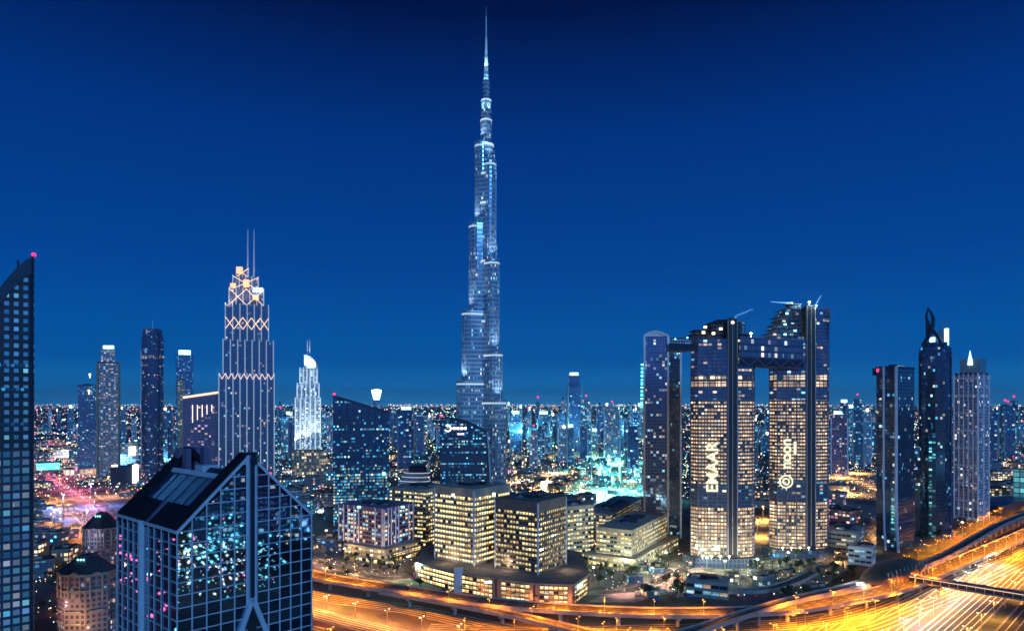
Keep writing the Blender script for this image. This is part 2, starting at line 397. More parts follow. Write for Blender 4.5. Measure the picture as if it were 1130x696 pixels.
mh = 12
MP = [(40, 375, mh), (115, 430, mh), (198, 491, mh), (268, 533, mh), (336, 578, mh), (400, 627, mh), (455, 676, mh), (586, 800, mh), (690, 890, mh), (900, 1080, mh)]
MPs = [Vector(p) for p in spline(MP)]
mt = thing('metro_viaduct', 'dark elevated metro track on slim piers, running into the shell roofed station', 'metro track', (115, 430, 0))
d = MB(); wallstrip(d, MPs, 0, 9, -2, 2); d.build('deck', M['concrete'], mt)
rb = MB(); ribbon(rb, MPs, -3.9, 3.9, .006); rb.build('track_bed', plain('track ballast', (.022, .018, .022), .9), mt)
rl = MB()
for o in (-2.9, -1.5, 1.5, 2.9): wallstrip(rl, MPs, o, .16, .01, .2)
rl.build('rails', M['steel'], mt)
for o in (-4.2, 4.2):
    r = MB(); wallstrip(r, MPs, o, .5, .004, 1.3); r.build('parapet', M['concrete'], mt)
strip = MB(); wallstrip(strip, [p for p in MPs if p.y > 610], -4.62, .2, -.9, .5); strip.build('light_strip', M['purplestrip'], mt)
for q, tt, nn in along(MPs, 26, 10):
    if q.y < 400: continue
    b = MB(); b.lathe(q.x, q.y, [(1.1, 0), (1.0, mh-4.4), (2.4, mh-2.02)], 10); b.build('pier', M['concrete'], mt)
ROADS.append((MPs, 6))

# ---------------------------------------------------------------- haze over the whole plain
hz = MB(); hz.box(-41000, -41000, -1, 41000, 41000, 900)
hm, hn, hl, hp = newmat('city haze'); hn.remove(hp)
vol = hn.new('ShaderNodeVolumePrincipled'); vol.inputs['Color'].default_value = (.7, .85, 1, 1); vol.inputs['Density'].default_value = 2.6e-5
vol.inputs['Anisotropy'].default_value = .2
hl.new(vol.outputs[0], hn['Material Output'].inputs['Volume'])
tag(hz.build('haze', hm), 'thin blue night haze lying over the whole city', 'haze', kind='stuff')

# paved yards and plazas
def yard(name, px, z, m, h=0):
    q = MB(); q.face([gp(x, y, h)+(z,) for x, y in px]); struct(name, q, m)
pv = plain('pale paving', (.22, .2, .18), .85, var=.45, scale=.12)
yard('plaza', [(648, 664), (700, 664), (760, 648), (905, 650), (935, 628), (925, 604), (780, 600), (735, 620)], .02, pv)
yard('plaza', [(346, 626), (470, 642), (560, 640), (560, 590), (380, 585), (346, 600)], .024, pv)
yard('plaza', [(600, 500), (712, 500), (716, 580), (640, 588), (560, 560)], .028, pv)
yard('plaza', [(300, 505), (372, 505), (372, 600), (300, 600)], .032, pv)
yard('plaza', [(905, 520), (968, 520), (968, 606), (905, 606)], .016, pv)
yard('plaza', [(20, 470), (200, 470), (205, 560), (20, 600)], .012, plain('dusty paving', (.1, .1, .12), .9, var=.7, scale=.03))
# ---------------------------------------------------------------- windows and office blocks
def wall_windows(parent, cells, mats, wts, name='window', cap=100, mmat=None):
    """cells: (origin, along, up, w, h) panes; the nearest hundred are windows of their own, the rest one mesh"""
    cache = {}; base = wloc(parent)
    cells = sorted(cells, key=lambda c: (c[0][0]**2+c[0][1]**2+(c[0][2]-CAMZ)**2))
    rest = MB()
    for i, (o, a, w, h_) in enumerate(cells):
        k = random.choices(range(len(mats)), wts)[0]
        if i < cap:
            key = (round(w, 2), round(h_, 2), k)
            if key not in cache:
                q = MB(); q.face([(0, 0, 0), (w, 0, 0), (w, 0, h_), (0, 0, h_)], [(0, 0), (w, 0), (w, h_), (0, h_)])
                cache[key] = q.mesh(name, mats[k])
            ob = bpy.data.objects.new(name, cache[key]); COL.objects.link(ob); ob.parent = parent
            ob.location = Vector(o)-base; ob.rotation_euler = (0, 0, math.atan2(a[1], a[0]))
        else:
            p = Vector(o); A = Vector((a[0], a[1], 0))*w; Z = Vector((0, 0, h_))
            rest.face([p, p+A, p+A+Z, p+Z], [(0, 0), (w, 0), (w, h_), (0, h_)], k)
    if rest.f: tag(rest.build('upper_windows' if name == 'window' else name+'s', mats, parent), kind='stuff')
def edges(poly):
    out = []
    for i in range(len(poly)):
        a, b = Vector(poly[i]), Vector(poly[(i+1) % len(poly)]); t = (b-a).normalized(); nrm = Vector((t.y, -t.x)); mid = (a+b)/2
        out.append((a, b, t, nrm, nrm.dot(-mid) > 0))
    return out
def litmats(tag_, cols, sts):
    out = []
    for i, (c, s) in enumerate(zip(cols, sts)):
        nm = 'lit room %s %s' % (tag_, 'abcdefgh'[i])
        if nm in MATS: out.append(MATS[nm]); continue
        m, n, l, p = newmat(nm); nt = m.node_tree
        uv = n.new('ShaderNodeUVMap'); nz = n.new('ShaderNodeTexNoise'); nz.inputs['Scale'].default_value = .9; nz.inputs['Detail'].default_value = 3; nz.noise_dimensions = '4D'
        oi = n.new('ShaderNodeObjectInfo'); l.new(mth(nt, 'MULTIPLY', oi.outputs['Random'], 50), nz.inputs['W'])
        l.new(uv.outputs[0], nz.inputs['Vector'])
        v = mth(nt, 'MULTIPLY', mth(nt, 'MAXIMUM', mth(nt, 'MULTIPLY', mth(nt, 'SUBTRACT', nz.outputs['Fac'], .25), 3.2), .12), s)
        v = mth(nt, 'MULTIPLY', v, mth(nt, 'ADD', .5, oi.outputs['Random']))
        su = n.new('ShaderNodeSeparateXYZ'); l.new(uv.outputs[0], su.inputs[0])
        v = mth(nt, 'MULTIPLY', v, mth(nt, 'ADD', .55, mth(nt, 'MULTIPLY', su.outputs[1], .4)))
        wn_ = n.new('ShaderNodeTexWhiteNoise'); wn_.noise_dimensions = '1D'; l.new(mth(nt, 'MULTIPLY', oi.outputs['Random'], 77.7), wn_.inputs['W'])
        bl = mth(nt, 'GREATER_THAN', su.outputs[1], mth(nt, 'ADD', .7, mth(nt, 'MULTIPLY', wn_.outputs['Value'], 3.5)))
        v = mth(nt, 'MULTIPLY', v, mth(nt, 'SUBTRACT', 1.0, mth(nt, 'MULTIPLY', bl, .65)))
        p.inputs['Base Color'].default_value = (.03, .04, .05, 1); p.inputs['Roughness'].default_value = .1
        p.inputs['Emission Color'].default_value = tuple(c)+(1,); l.new(v, p.inputs['Emission Strength'])
        m.cycles.emission_sampling = 'NONE'; MATS[nm] = m; out.append(m)
    return out
OFFICE = litmats('office', [(1, .72, .26), (1, .8, .36), (.95, .9, .55), (1, .58, .2), (.02, .02, .02)], [1.35, 1.05, 1.0, .7, 0.0])
COOL = litmats('cool', [(.6, .95, 1), (1, .85, .6), (.3, .7, 1), (1, .7, .4), (.02, .02, .02)], [.9, .9, .7, .8, 0.0])

def office(name, label, poly, z0, z1, floors, bay, wall, mats=OFFICE, wts=(3, 3, 2, 2, 2), top_blank=0.0, fh=.55, group=None, cat='office block', pier_w=.5, plant=True, corner=True, roofm='roof', band_out=.35):
    c = center(poly); t = thing(name, label, cat, (c[0], c[1], z0), group)
    MB().prism(poly, z0, z1, 0, 1).build('wall', [M['glass'], M[roofm]], t)
    H = (z1-z0-top_blank)/floors; cells = []
    for k in range(floors):                              # spandrel band of every storey
        zb = z0+k*H
        b = MB(); b.prism(offset(poly, band_out), zb, zb+H*(1-fh), 0, 0, bot=True); b.build('spandrel', M[wall], t)
    if top_blank: MB().prism(offset(poly, band_out+.1), z1-top_blank, z1+1.2, 0, 0, bot=True).build('parapet_band', M[wall], t)
    else: MB().prism(offset(poly, band_out+.1), z1-.6, z1+1.2, 0, 0, bot=True).build('parapet_band', M[wall], t)
    pr = MB()
    for a, b, tg, nr, vis in edges(poly):
        L = (b-a).length; nb = max(1, round(L/bay)); w = L/nb
        for i in range(nb+1):
            q = a+tg*(w*i)+nr*.2
            pr.prism([(q.x-tg.x*pier_w/2, q.y-tg.y*pier_w/2), (q.x+nr.x*.32-tg.x*pier_w/2, q.y+nr.y*.32-tg.y*pier_w/2),
                      (q.x+nr.x*.32+tg.x*pier_w/2, q.y+nr.y*.32+tg.y*pier_w/2), (q.x+tg.x*pier_w/2, q.y+tg.y*pier_w/2)], z0+.01, z1-top_blank-.01, 0, 0)
        if vis:
            for k in range(floors):
                for i in range(nb):
                    o = a+tg*(w*i+pier_w/2)+nr*.03; cells.append(((o.x, o.y, z0+k*H+H*(1-fh)), (tg.x, tg.y), w-pier_w, H*fh))
    pr.build('piers', M[wall], t)
    if corner:
        for p in poly: MB().lathe(p[0], p[1], [(.9, z0), (.9, z1-.4)], 8).build('corner_column', M['white'], t)
    wall_windows(t, cells, mats, wts)
    if plant: roof_plant(t, poly, z1)
    return t
def roof_plant(t, poly, z, n=9):
    c = Vector(center(poly)); e0 = (Vector(poly[1])-Vector(poly[0])); e1 = (Vector(poly[-1])-Vector(poly[0]))
    for i in range(n):
        o = c+e0*random.uniform(-.3, .3)+e1*random.uniform(-.3, .3); a = e0.normalized()*random.uniform(1.5, 4); b = e1.normalized()*random.uniform(1.5, 4)
        q = MB(); hh = random.uniform(1.5, 3.5); q.prism([tuple(o-a-b), tuple(o+a-b), tuple(o+a+b), tuple(o-a+b)], z, z+hh, 0, 0)
        q.prism([tuple(o-a*.5-b*.5), tuple(o+a*.5-b*.5), tuple(o+a*.5+b*.5), tuple(o-a*.5+b*.5)], z+hh, z+hh+.5, 0, 0)
        q.build('roof_unit', M['dark' if i % 2 else 'steel'], t)
    du = MB()
    for i in range(3):
        o = c+e1*random.uniform(-.3, .3); du.bar(tuple(o-e0*.35)+(z+.9,), tuple(o+e0*random.uniform(.1, .35))+(z+.9,), .9, .7)
        o = c+e0*random.uniform(-.35, .35); du.bar(tuple(o-e1*.3)+(z+1.3,), tuple(o+e1*.2)+(z+1.3,), .5, .5)
    du.build('roof_ducts', M['steel'], t)
    pen = MB(); pen.prism([tuple(c-e0*.18-e1*.15), tuple(c+e0*.2-e1*.15), tuple(c+e0*.2+e1*.2), tuple(c-e0*.18+e1*.2)], z, z+3.8, 0, 0); pen.build('penthouse', M['dark'], t)
def spot_light(name, parent, loc, energy, col, size=60, tgt=None, r=.6, blend=.6):
    d_ = bpy.data.lights.new(name, 'SPOT'); d_.energy = energy; d_.color = col; d_.spot_size = R(size); d_.spot_blend = blend; d_.shadow_soft_size = r
    o = bpy.data.objects.new(name, d_); COL.objects.link(o); o.location = Vector(loc)-wloc(parent); o.parent = parent
    if tgt is not None: o.rotation_euler = (Vector(tgt)-Vector(loc)).to_track_quat('-Z', 'Y').to_euler()
    return o
def point_light(name, parent, loc, energy, col, r=1.0):
    d_ = bpy.data.lights.new(name, 'POINT'); d_.energy = energy; d_.color = col; d_.shadow_soft_size = r
    o = bpy.data.objects.new(name, d_); COL.objects.link(o); o.location = Vector(loc)-wloc(parent); o.parent = parent; return o
def down_light(name, parent, loc, energy, col, r=.8, size=150):
    d_ = bpy.data.lights.new(name, 'SPOT'); d_.energy = energy; d_.color = col; d_.shadow_soft_size = r; d_.spot_size = R(size); d_.spot_blend = .45
    o = bpy.data.objects.new(name, d_); COL.objects.link(o); o.location = Vector(loc)-wloc(parent); o.parent = parent; return o
def beacon(t, p, r=1.1, m='red', name='beacon'):
    q = MB(); q.lathe(p[0], p[1], [(r*.3, p[2]-r*1.6), (r*.3, p[2]-r*.9), (r*.8, p[2]-r*.6), (r, p[2]), (r*.7, p[2]+r*.7), (0, p[2]+r)], 8); return q.build(name, M[m], t)

# ---------------------------------------------------------------- the needle spire tower
def spire_tower():
    D0 = 1158.0; cx, cyy = gx(536.5, D0), D0
    t = thing('skyscraper', 'tallest tower, a stepped silver needle skyscraper rising to a thin glowing spire', 'skyscraper', (cx, cyy, 0))
    fac = win('needle facade', 2.6, 7.4, .25, .45, (.25, .33, .42), (.03, .065, .13), .3, TEAL[:4]+[(1, .85, .6)], .9, .55, .12, .6, clump=.9, wrough=.35)
    steel = M['steel']
    core = [(15, 0), (15, 560), (13, 562), (13, 612), (9.8, 614), (9.8, 655), (8.6, 657), (8.6, 690), (6.2, 692), (6.2, 722), (4.4, 725), (3.4, 742)]
    c = MB(); c.lathe(cx, cyy, core, 18); c.build('core', fac, t)
    def wing(ang, tiers, off=0):
        a = R(ang); dx, dy = math.cos(a), math.sin(a)
        w = MB(); bands = []
        for r1, ztop, hw_ in tiers:
            n = Vector((-dy, dx)); d_ = Vector((dx, dy)); P = []
            nose = Vector((cx, cyy))+d_*(r1-hw_)
            for k in range(9):
                q = -math.pi/2+math.pi*k/8; P.append(tuple(nose+d_*(math.cos(q)*hw_)+n*(math.sin(q)*hw_)))
            back = Vector((cx, cyy)); P += [tuple(back+n*hw_), tuple(back-n*hw_)]
            w.prism(P, 0, ztop, 0, 1, cw=2.6)
            bands.append((P, ztop))
        wg = w.build('wing', [fac, steel], t)
        for P, ztop in bands:
            MB().prism(offset(P, .35), ztop-6, ztop-3, 0, 0, bot=True).build('lit_terrace_band', M['whitestrip'], wg)
            MB().prism(offset(P, .5), ztop-1.2, ztop+1.4, 0, 0, bot=True).build('terrace_rim', steel, wg)
            fin = MB()
            for (x, y) in P[:9]: fin.bar((x, y, 0), (x, y, ztop+4), .8, .8)
            fin.build('fins', steel, wg)
        return bands
    for ang, tiers in ((193, [(52, 198, 13), (43, 319, 12.4), (30.5, 471, 12), (20, 612, 11)]),
                       (312, [(46, 165, 13), (37, 247, 12.4), (29, 406, 11.8), (21, 578, 11)]),
                       (72, [(50, 230, 13), (42, 360, 12.4), (33, 440, 12), (22, 600, 11)])):
        bands = wing(ang, tiers); a = R(ang)
        for (r1, zt, hw_), nx in zip(tiers, tiers[1:]+[(14, 0, 0)]):
            if ang == 72: continue
            q = (cx+math.cos(a)*(r1-3)+0, cyy+math.sin(a)*(r1-3)-14, zt+1)
            spot_light('terrace_flood', t, q, 9e4, (.62, .85, 1), 75, (cx+math.cos(a)*nx[0]*.6, cyy+math.sin(a)*nx[0]*.6-3, zt+70))
    for z0, z1, r in ((300, 304, 16.4), (404, 408, 16.4), (505, 509, 16.4), (556, 560, 15.5), (608, 612, 13.5), (652, 655, 10.2), (687, 690, 9.0)):
        MB().lathe(cx, cyy, [(r, z0), (r, z1)], 18, cap=False).build('lit_mechanical_floor', M['whitestrip'], t)
    sp = MB(); sp.lathe(cx, cyy, [(3.4, 742), (2.8, 765), (2.2, 766), (1.9, 800), (1.2, 801), (1.0, 835), (.35, 838), (.2, gz(7, D0))], 10); sp.build('spire', M['white'], t)
    for dx, dy in ((-70, -150), (75, -150), (10, -190)): spot_light('added_low_flood', t, (cx+dx, cyy+dy, 30), 1.3e5, (.5, .85, 1), 70, (cx, cyy, 360), 3)  # spots without fixtures, added to spread a soft glow up the shaft
    for dx in (-30, 34): spot_light('added_high_flood', t, (cx+dx, cyy-26, 330), 4e4, (.5, .85, 1), 50, (cx, cyy, 560), 2)  # added spots hanging in the air, brightening the upper shaft
    for z, r in ((668, 8), (716, 6), (742, 5)):
        for a in (230, 310):
            q = (cx+math.cos(R(a))*r*1.5, cyy+math.sin(R(a))*r*1.5, z+1)
            spot_light('spire_flood', t, q, 6e4, (.45, .9, 1), 50, (cx, cyy, z+45))
spire_tower()

# ---------------------------------------------------------------- gabled glass tower in the foreground
def mirror_pane(k, col, bump):
    m, n, l, p = newmat('mirror pane '+k); p.inputs['Base Color'].default_value = col+(1,); p.inputs['Metallic'].default_value = 1; p.inputs['Roughness'].default_value = .02
    tc = n.new('ShaderNodeTexCoord'); nz = n.new('ShaderNodeTexNoise'); nz.noise_dimensions = '4D'; nz.inputs['Scale'].default_value = .16; nz.inputs['Detail'].default_value = 0
    oi = n.new('ShaderNodeObjectInfo'); l.new(mth(m.node_tree, 'MULTIPLY', oi.outputs['Random'], 40), nz.inputs['W'])
    l.new(tc.outputs['Object'], nz.inputs['Vector']); bp = n.new('ShaderNodeBump'); bp.inputs['Strength'].default_value = bump; bp.inputs['Distance'].default_value = .5
    l.new(nz.outputs['Fac'], bp.inputs['Height']); l.new(bp.outputs[0], p.inputs['Normal']); return m
def gabled_tower():
    n = 208.0; Ln = (-.185*n, .159*n); Rn = (.155*n, .159*n)
    Nc = Vector((gx(195.4, n), n)); L = Vector(Ln); Rr = Vector(Rn)
    ze = CAMZ-142/F*n; za = CAMZ-57.5/F*1.08*n
    t = thing('office_tower', 'dark glass tower with white mullion grid and steep gabled roof, nearest of all', 'office tower', (Nc.x, Nc.y, 0))
    P = [Nc, Nc+Rr, Nc+Rr+L, Nc+L]
    body = MB(); body.prism([tuple(p) for p in offset([tuple(p) for p in P], -.12)], 0, ze, 0, 1, top=False)
    g0, g1 = Nc+Rr*.5, Nc+Rr*.5+L
    ins = Vector(offset([tuple(p) for p in P], -.12)[0])-Nc
    for base, s in ((Nc, 1), (Nc+L, -1)):
        q = [base, base+Rr, base+Rr*.5]; o = L.normalized()*(.12*s)
        pts = [(q[0].x+o.x, q[0].y+o.y, ze), (q[1].x+o.x, q[1].y+o.y, ze), (q[2].x+o.x, q[2].y+o.y, za)]
        body.face(pts if s == 1 else pts[::-1], None, 0)
    body.build('wall', [mirror_pane('e', (.36, .42, .58), .03), M['roof']], t)
    # roof: recessed slopes between raised gable kerbs
    e = L.normalized(); rr = Rr.normalized()
    zr = lambda f, dn=0: ze+(za-ze)*f-dn
    for side in (0, 1):
        def P3(u, v, dn): b = Nc+L*v+(Rr*(u*.5) if side == 0 else Rr*(1-u*.5)); return (b.x, b.y, zr(u, dn))
        def slab(name, u0, u1, v0, v1, dn, mat, th=1.0, parent=t):
            q = MB(); A = [P3(u0, v0, dn), P3(u0, v1, dn), P3(u1, v1, dn), P3(u1, v0, dn)]; B = [(x, y, z-th) for x, y, z in A]
            if side == 0: A, B = A[::-1], B[::-1]
            q.face(A, None, 0); q.face(B[::-1], None, 0)
            for k in range(4): q.face([B[k], B[(k+1) % 4], A[(k+1) % 4], A[k]], None, 0)
            return q.build(name, M[mat], parent)
        slab('gable_kerb', 0, .995, 0.0, .13, -1.0, 'darkroof', 3.2); slab('gable_kerb', 0, .995, .87, 1.0, -1.0, 'darkroof', 3.2)
        slab('roof_slope', 0, .30, .1305, .8695, .2, 'darkroof', 1.2)
        sk = slab('skylight', .305, .68, .1305, .8695, .9, 'skylight', .6)
        for k in range(1, 5):
            v = .13+.74*k/5; q = MB(); q.bar(P3(.31, v, .75), P3(.675, v, .75), .25); q.build('glazing_bar', M['navy'], sk)
        slab('ridge_gutter', .685, .72, .1305, .8695, -.1, 'lilac', .8)
        # dark plant well near the ridge
        slab('plant_deck', .7205, .99, .1305, .8695, 5.5, 'dark', .5)
        u0 = .15; q = MB()
        q.bar(P3(.0, .5, .6), P3(.3, .5, -.15), 2.2, .6); q.build('roof_spine', M['purple'], sk)
    for v in (.80, .93):
        b = Nc+Rr*.5+L*v; q = MB()
        for dxx in (-3.2, 3.2):
            c = b+rr*dxx; q.prism([(c.x-e.x*1.6-rr.x*.9, c.y-e.y*1.6-rr.y*.9), (c.x-e.x*1.6+rr.x*.9, c.y-e.y*1.6+rr.y*.9), (c.x+e.x*1.6+rr.x*.9, c.y+e.y*1.6+rr.y*.9), (c.x+e.x*1.6-rr.x*.9, c.y+e.y*1.6-rr.y*.9)], za-9, za+.8, 0, 0)
        q.build('ridge_post', M['purple'], t)
    b = Nc+Rr*.5+L*.62; q = MB(); q.prism([tuple(b-rr*3-e*3), tuple(b+rr*3-e*3), tuple(b+rr*3+e*3), tuple(b-rr*3+e*3)], za-12, za-5, 0, 0); q.build('plant_room', M['lilac'], t)
    # panes and mullions
    fl = 4.0; cells = []; mull = MB(); out = -e          # front wall normal is -e, left wall normal is -rr
    glassm = [mirror_pane('a', (.35, .55, .75), .03), mirror_pane('b', (.45, .62, .78), .02), mirror_pane('c', (.22, .36, .55), .03), mirror_pane('d', (.36, .45, .65), .05)]
    bays = [0, .098, .196, .294, .392, .484, .552, .648, .736, .824, .912, 1.0]
    W_ = Rr.length; floors = int(ze/fl)
    zbot = ze-floors*fl
    for i in range(len(bays)-1):
        if i == 5: continue
        a, b_ = Nc+Rr*bays[i], Nc+Rr*bays[i+1]
        for k in range(floors):
            zb = zbot+k*fl
            if zb < 60: continue
            o = a+out*.02; cells.append(((o.x, o.y, zb+.15), (rr.x, rr.y), (b_-a).length-.1, fl-.3))
    wall_windows(t, cells, glassm, (4, 3, 3, 2), 'pane')
    def vbar(p, nrm, z0, z1, w=.55, name=None):
        mull.bar((p.x+nrm.x*.1, p.y+nrm.y*.1, z0), (p.x+nrm.x*.1, p.y+nrm.y*.1, z1), w*.68, .35)
    def zt(f): return ze+(za-ze)*(1-abs(f-.5)*2)
    for i, f in enumerate(bays):
        if i in (5, 6): continue
        vbar(Nc+Rr*f, out, 30, zt(f)-.2)
    for k in range(int((za-30)/fl)+1):
        z = zbot+fl*(k+int((30)/fl))
        f = 0 if z <= ze else (z-ze)/(za-ze)*.5
        for s0, s1 in ((f, .484), (.552, 1-f)):
            if s1-s0 < .01: continue
            a, b_ = Nc+Rr*s0+out*.13, Nc+Rr*s1+out*.13
            mull.bar((a.x, a.y, z), (b_.x, b_.y, z), .3, .3)
    lo = -rr
    for i, v in enumerate([0, .115, .23, .345, .44, .52, .61, .70, .80, .90, 1.0]):
        if i == 0: continue
        vbar(Nc+L*v, lo, 30, ze-.2, .4)
    vbar(Nc+L*.53+lo*.3, lo, 30, ze+.6, 2.6)
    for k in range(floors):
        z = zbot+fl*k
        if z < 30: continue
        a, b_ = Nc+L*0+lo*.13, Nc+L*1+lo*.13; mull.bar((a.x, a.y, z), (b_.x, b_.y, z), .28, .25)
    mull.build('mullion_grid', M['lilac'], t)
    ed = MB()
    for f0, f1 in ((0, .5), (1, .5)):
        a, b_ = Nc+Rr*f0+out*.2, Nc+Rr*f1+out*.2; ed.bar((a.x, a.y, ze), (b_.x, b_.y, za), .7, .9)
    a, b_ = Nc+lo*.2, Nc+L+lo*.2; ed.bar((a.x, a.y, ze), (b_.x, b_.y, ze), .5, .9)
    ed.build('verge_trim', M['lilac'], t)
    # central slot with twin fins that splay into an arch
    for f in (.49, .546):
        q = Nc+Rr*f+out*.3; b2 = MB(); b2.bar((q.x, q.y, 92), (q.x, q.y, zt(f)+.5), 1.0, 1.3); b2.build('slot_fin', M['lilac'], t)
    q0 = Nc+Rr*.518+out*.05; s = MB(); s.bar((q0.x, q0.y, 92), (q0.x, q0.y, za-.5), 2.1, .5); s.build('slot', M['navy'], t)
    cap = MB(); qc = Nc+Rr*.518+out*.35; cap.bar((qc.x, qc.y, za-3), (qc.x, qc.y, za+1.2), 3.6, 1.2); cap.build('slot_cap', M['navy'], t)
    for sgn in (-1, 1):
        a = Nc+Rr*.518+out*.45; b_ = Nc+Rr*(.518+sgn*.2)+out*.45; q = MB(); q.bar((a.x, a.y, 94), (b_.x, b_.y, 70), 1.4, 1.6); q.build('arch_leg', M['lilac'], t)
    q = MB(); a = Nc+Rr*.518+out*.22; l_, r_ = Nc+Rr*.33+out*.22, Nc+Rr*.706+out*.22
    q.face([(l_.x, l_.y, 70), (r_.x, r_.y, 70), (a.x, a.y, 93)]); q.build('arch_dark_panel', M['dark'], t)  # flat dark panel in place of the shaded opening between the legs
    beacon(t, (Nc.x+Rr.x*.66, Nc.y+Rr.y*.66, zt(.66)+.6), .6)
gabled_tower()

# ---------------------------------------------------------------- dark tower at the left edge
def left_tower():
    D = 330.0; th = math.atan2(gx(0, D), D)
    P = frect(-75, 40, D, 42, .0)
    # keep the right flank edge-on to the viewpoint
    xr = gx(40, D); zt = gz(283, D)
    zt = gz(283, P[1][1])
    def top(p):
        s = max(0, (40-(p[0]/p[1]*F+565))/40); return CAMZ-(283+36*min(2, s)**1.5-HZ)/F*p[1]
    t = thing('office_tower', 'dark tower at the left edge with a swooping roof and red tip light', 'office tower', (P[1][0], P[1][1], 0))
    fac = win('left tower facade', 3.9, 4.25, .5, .5, (.028, .03, .055), (.1, .17, .3), .55, [(.1, .3, .75), (.12, .4, .85), (.3, .5, .8), (.25, .85, 1), (.08, .25, .6)], .35, .35, .1, 0, clump=.4, low=2)
    segs = [P[0]] + [(P[0][0]+(P[1][0]-P[0][0])*k/12, P[0][1]+(P[1][1]-P[0][1])*k/12) for k in range(1, 13)] + [P[2]] + [(P[2][0]+(P[3][0]-P[2][0])*k/12, P[2][1]+(P[3][1]-P[2][1])*k/12) for k in range(1, 13)]
    fr = [top(p) for p in segs[:13]]; ht = fr+fr[::-1]
    fac2 = win('left tower lower facade', 3.9, 4.25, .3, .35, (.05, .05, .09), (.1, .17, .3), .8, [(.1, .45, .8), (.25, .75, .9), (.5, .6, .75), (.8, .8, .7), (.15, .3, .7)], .5, .35, .1, 0, clump=.8, low=2)  # glowing panes here imitate city lights mirrored in the lower glass
    b = MB(); n = len(segs); U = 0; zs = gz(497, D)
    for i in range(n):
        a, c = segs[i], segs[(i+1) % n]; Ls = math.hypot(c[0]-a[0], c[1]-a[1]); h0, h1 = ht[i], ht[(i+1) % n]
        b.face([(a[0], a[1], zs), (c[0], c[1], zs), (c[0], c[1], h1), (a[0], a[1], h0)], [(U, zs), (U+Ls, zs), (U+Ls, h1), (U, h0)], 0); b.face([(a[0], a[1], 0), (c[0], c[1], 0), (c[0], c[1], zs), (a[0], a[1], zs)], [(U, 0), (U+Ls, 0), (U+Ls, zs), (U, zs)], 1); U += Ls
    b.build('facade', [fac, fac2], t)
    r = MB()
    for k in range(12):
        r.face([segs[j]+(ht[j],) for j in (k, k+1, 24-k, 25-k)])
    r.build('roof', M['navy'], t)
    cap = MB()
    for k in range(12):
        a, c = segs[k], segs[k+1]; n_ = Vector((c[1]-a[1], -(c[0]-a[0]))).normalized()*.5
        q = [(a[0]+n_.x, a[1]+n_.y, ht[k]-8), (c[0]+n_.x, c[1]+n_.y, ht[k+1]-8), (c[0]+n_.x, c[1]+n_.y, ht[k+1]+.8), (a[0]+n_.x, a[1]+n_.y, ht[k]+.8)]
        cap.face(q); cap.face([q[3], q[2], segs[k+1]+(ht[k+1]+.8,), segs[k]+(ht[k]+.8,)])
    cap.build('blank_crown', M['navy'], t)
    e0 = (Vector(P[1])-Vector(P[0])).normalized()
    pil = MB(); p1 = Vector(P[1])-e0*1.0
    pil.bar((p1.x, p1.y-.3, 0), (p1.x, p1.y-.3, zt-1.5), 2.0, .6); pil.build('edge_pilaster', M['navy'], t)
    for z in (gz(402, D), gz(429, D), gz(468, D)):  # the lowest strip is a reflection drawn as glowing panes
        q = MB(); a, c = Vector(P[0]), Vector(P[1])-e0*2.5
        q.bar((a.x, a.y-.12, z), (c.x, c.y-.12, z), .25, 1.5); q.build('lit_band', win('cyan glow strip', 1.5, 3, .25, .0, (.02, .03, .05), (.02, .05, .1), .7, [(.05, .45, .8), (.15, .7, .9), (.05, .3, .6)], .6, 0), t)
    q = MB(); m0 = Vector(P[1])-e0*8; zm_ = top(m0); q.bar((m0.x, m0.y+2, zm_-2), (m0.x, m0.y+2, zm_+6), .6); q.build('mast', M['dark'], t)
    beacon(t, (P[1][0]-1, P[1][1]+1, zt+1.2), 1.1)
left_tower()
# ---------------------------------------------------------------- the twin towers joined by a bridge
def text_mesh(body, size, extr):
    cu = bpy.data.curves.new('lettering', 'FONT'); cu.body = body; cu.size = size; cu.extrude = extr; cu.offset = size*.02; cu.align_x = 'LEFT'
    o = bpy.data.objects.new('lettering', cu); COL.objects.link(o); dg = bpy.context.evaluated_depsgraph_get(); dg.update()
    me = bpy.data.meshes.new_from_object(o.evaluated_get(dg)); bpy.data.objects.remove(o); bpy.data.curves.remove(cu); me.name = 'lettering'; return me
SKY = {}
def place_vertical(me, parent, o, tg, nr, mat):
    """lettering that reads upwards: text x -> world up, text y -> towards the left along the wall"""
    ob = bpy.data.objects.new('lettering', me); COL.objects.link(ob); me.materials.clear(); me.materials.append(mat); ob.parent = parent
    from mathutils import Matrix
    X = Vector((0, 0, 1)); Y = Vector((-tg.x, -tg.y, 0)); Z = Vector((nr.x, nr.y, 0))
    Mx = Matrix((X, Y, Z)).transposed()
    for v in me.vertices: v.co = Mx @ v.co + (Vector(o)-wloc(parent))
    return ob
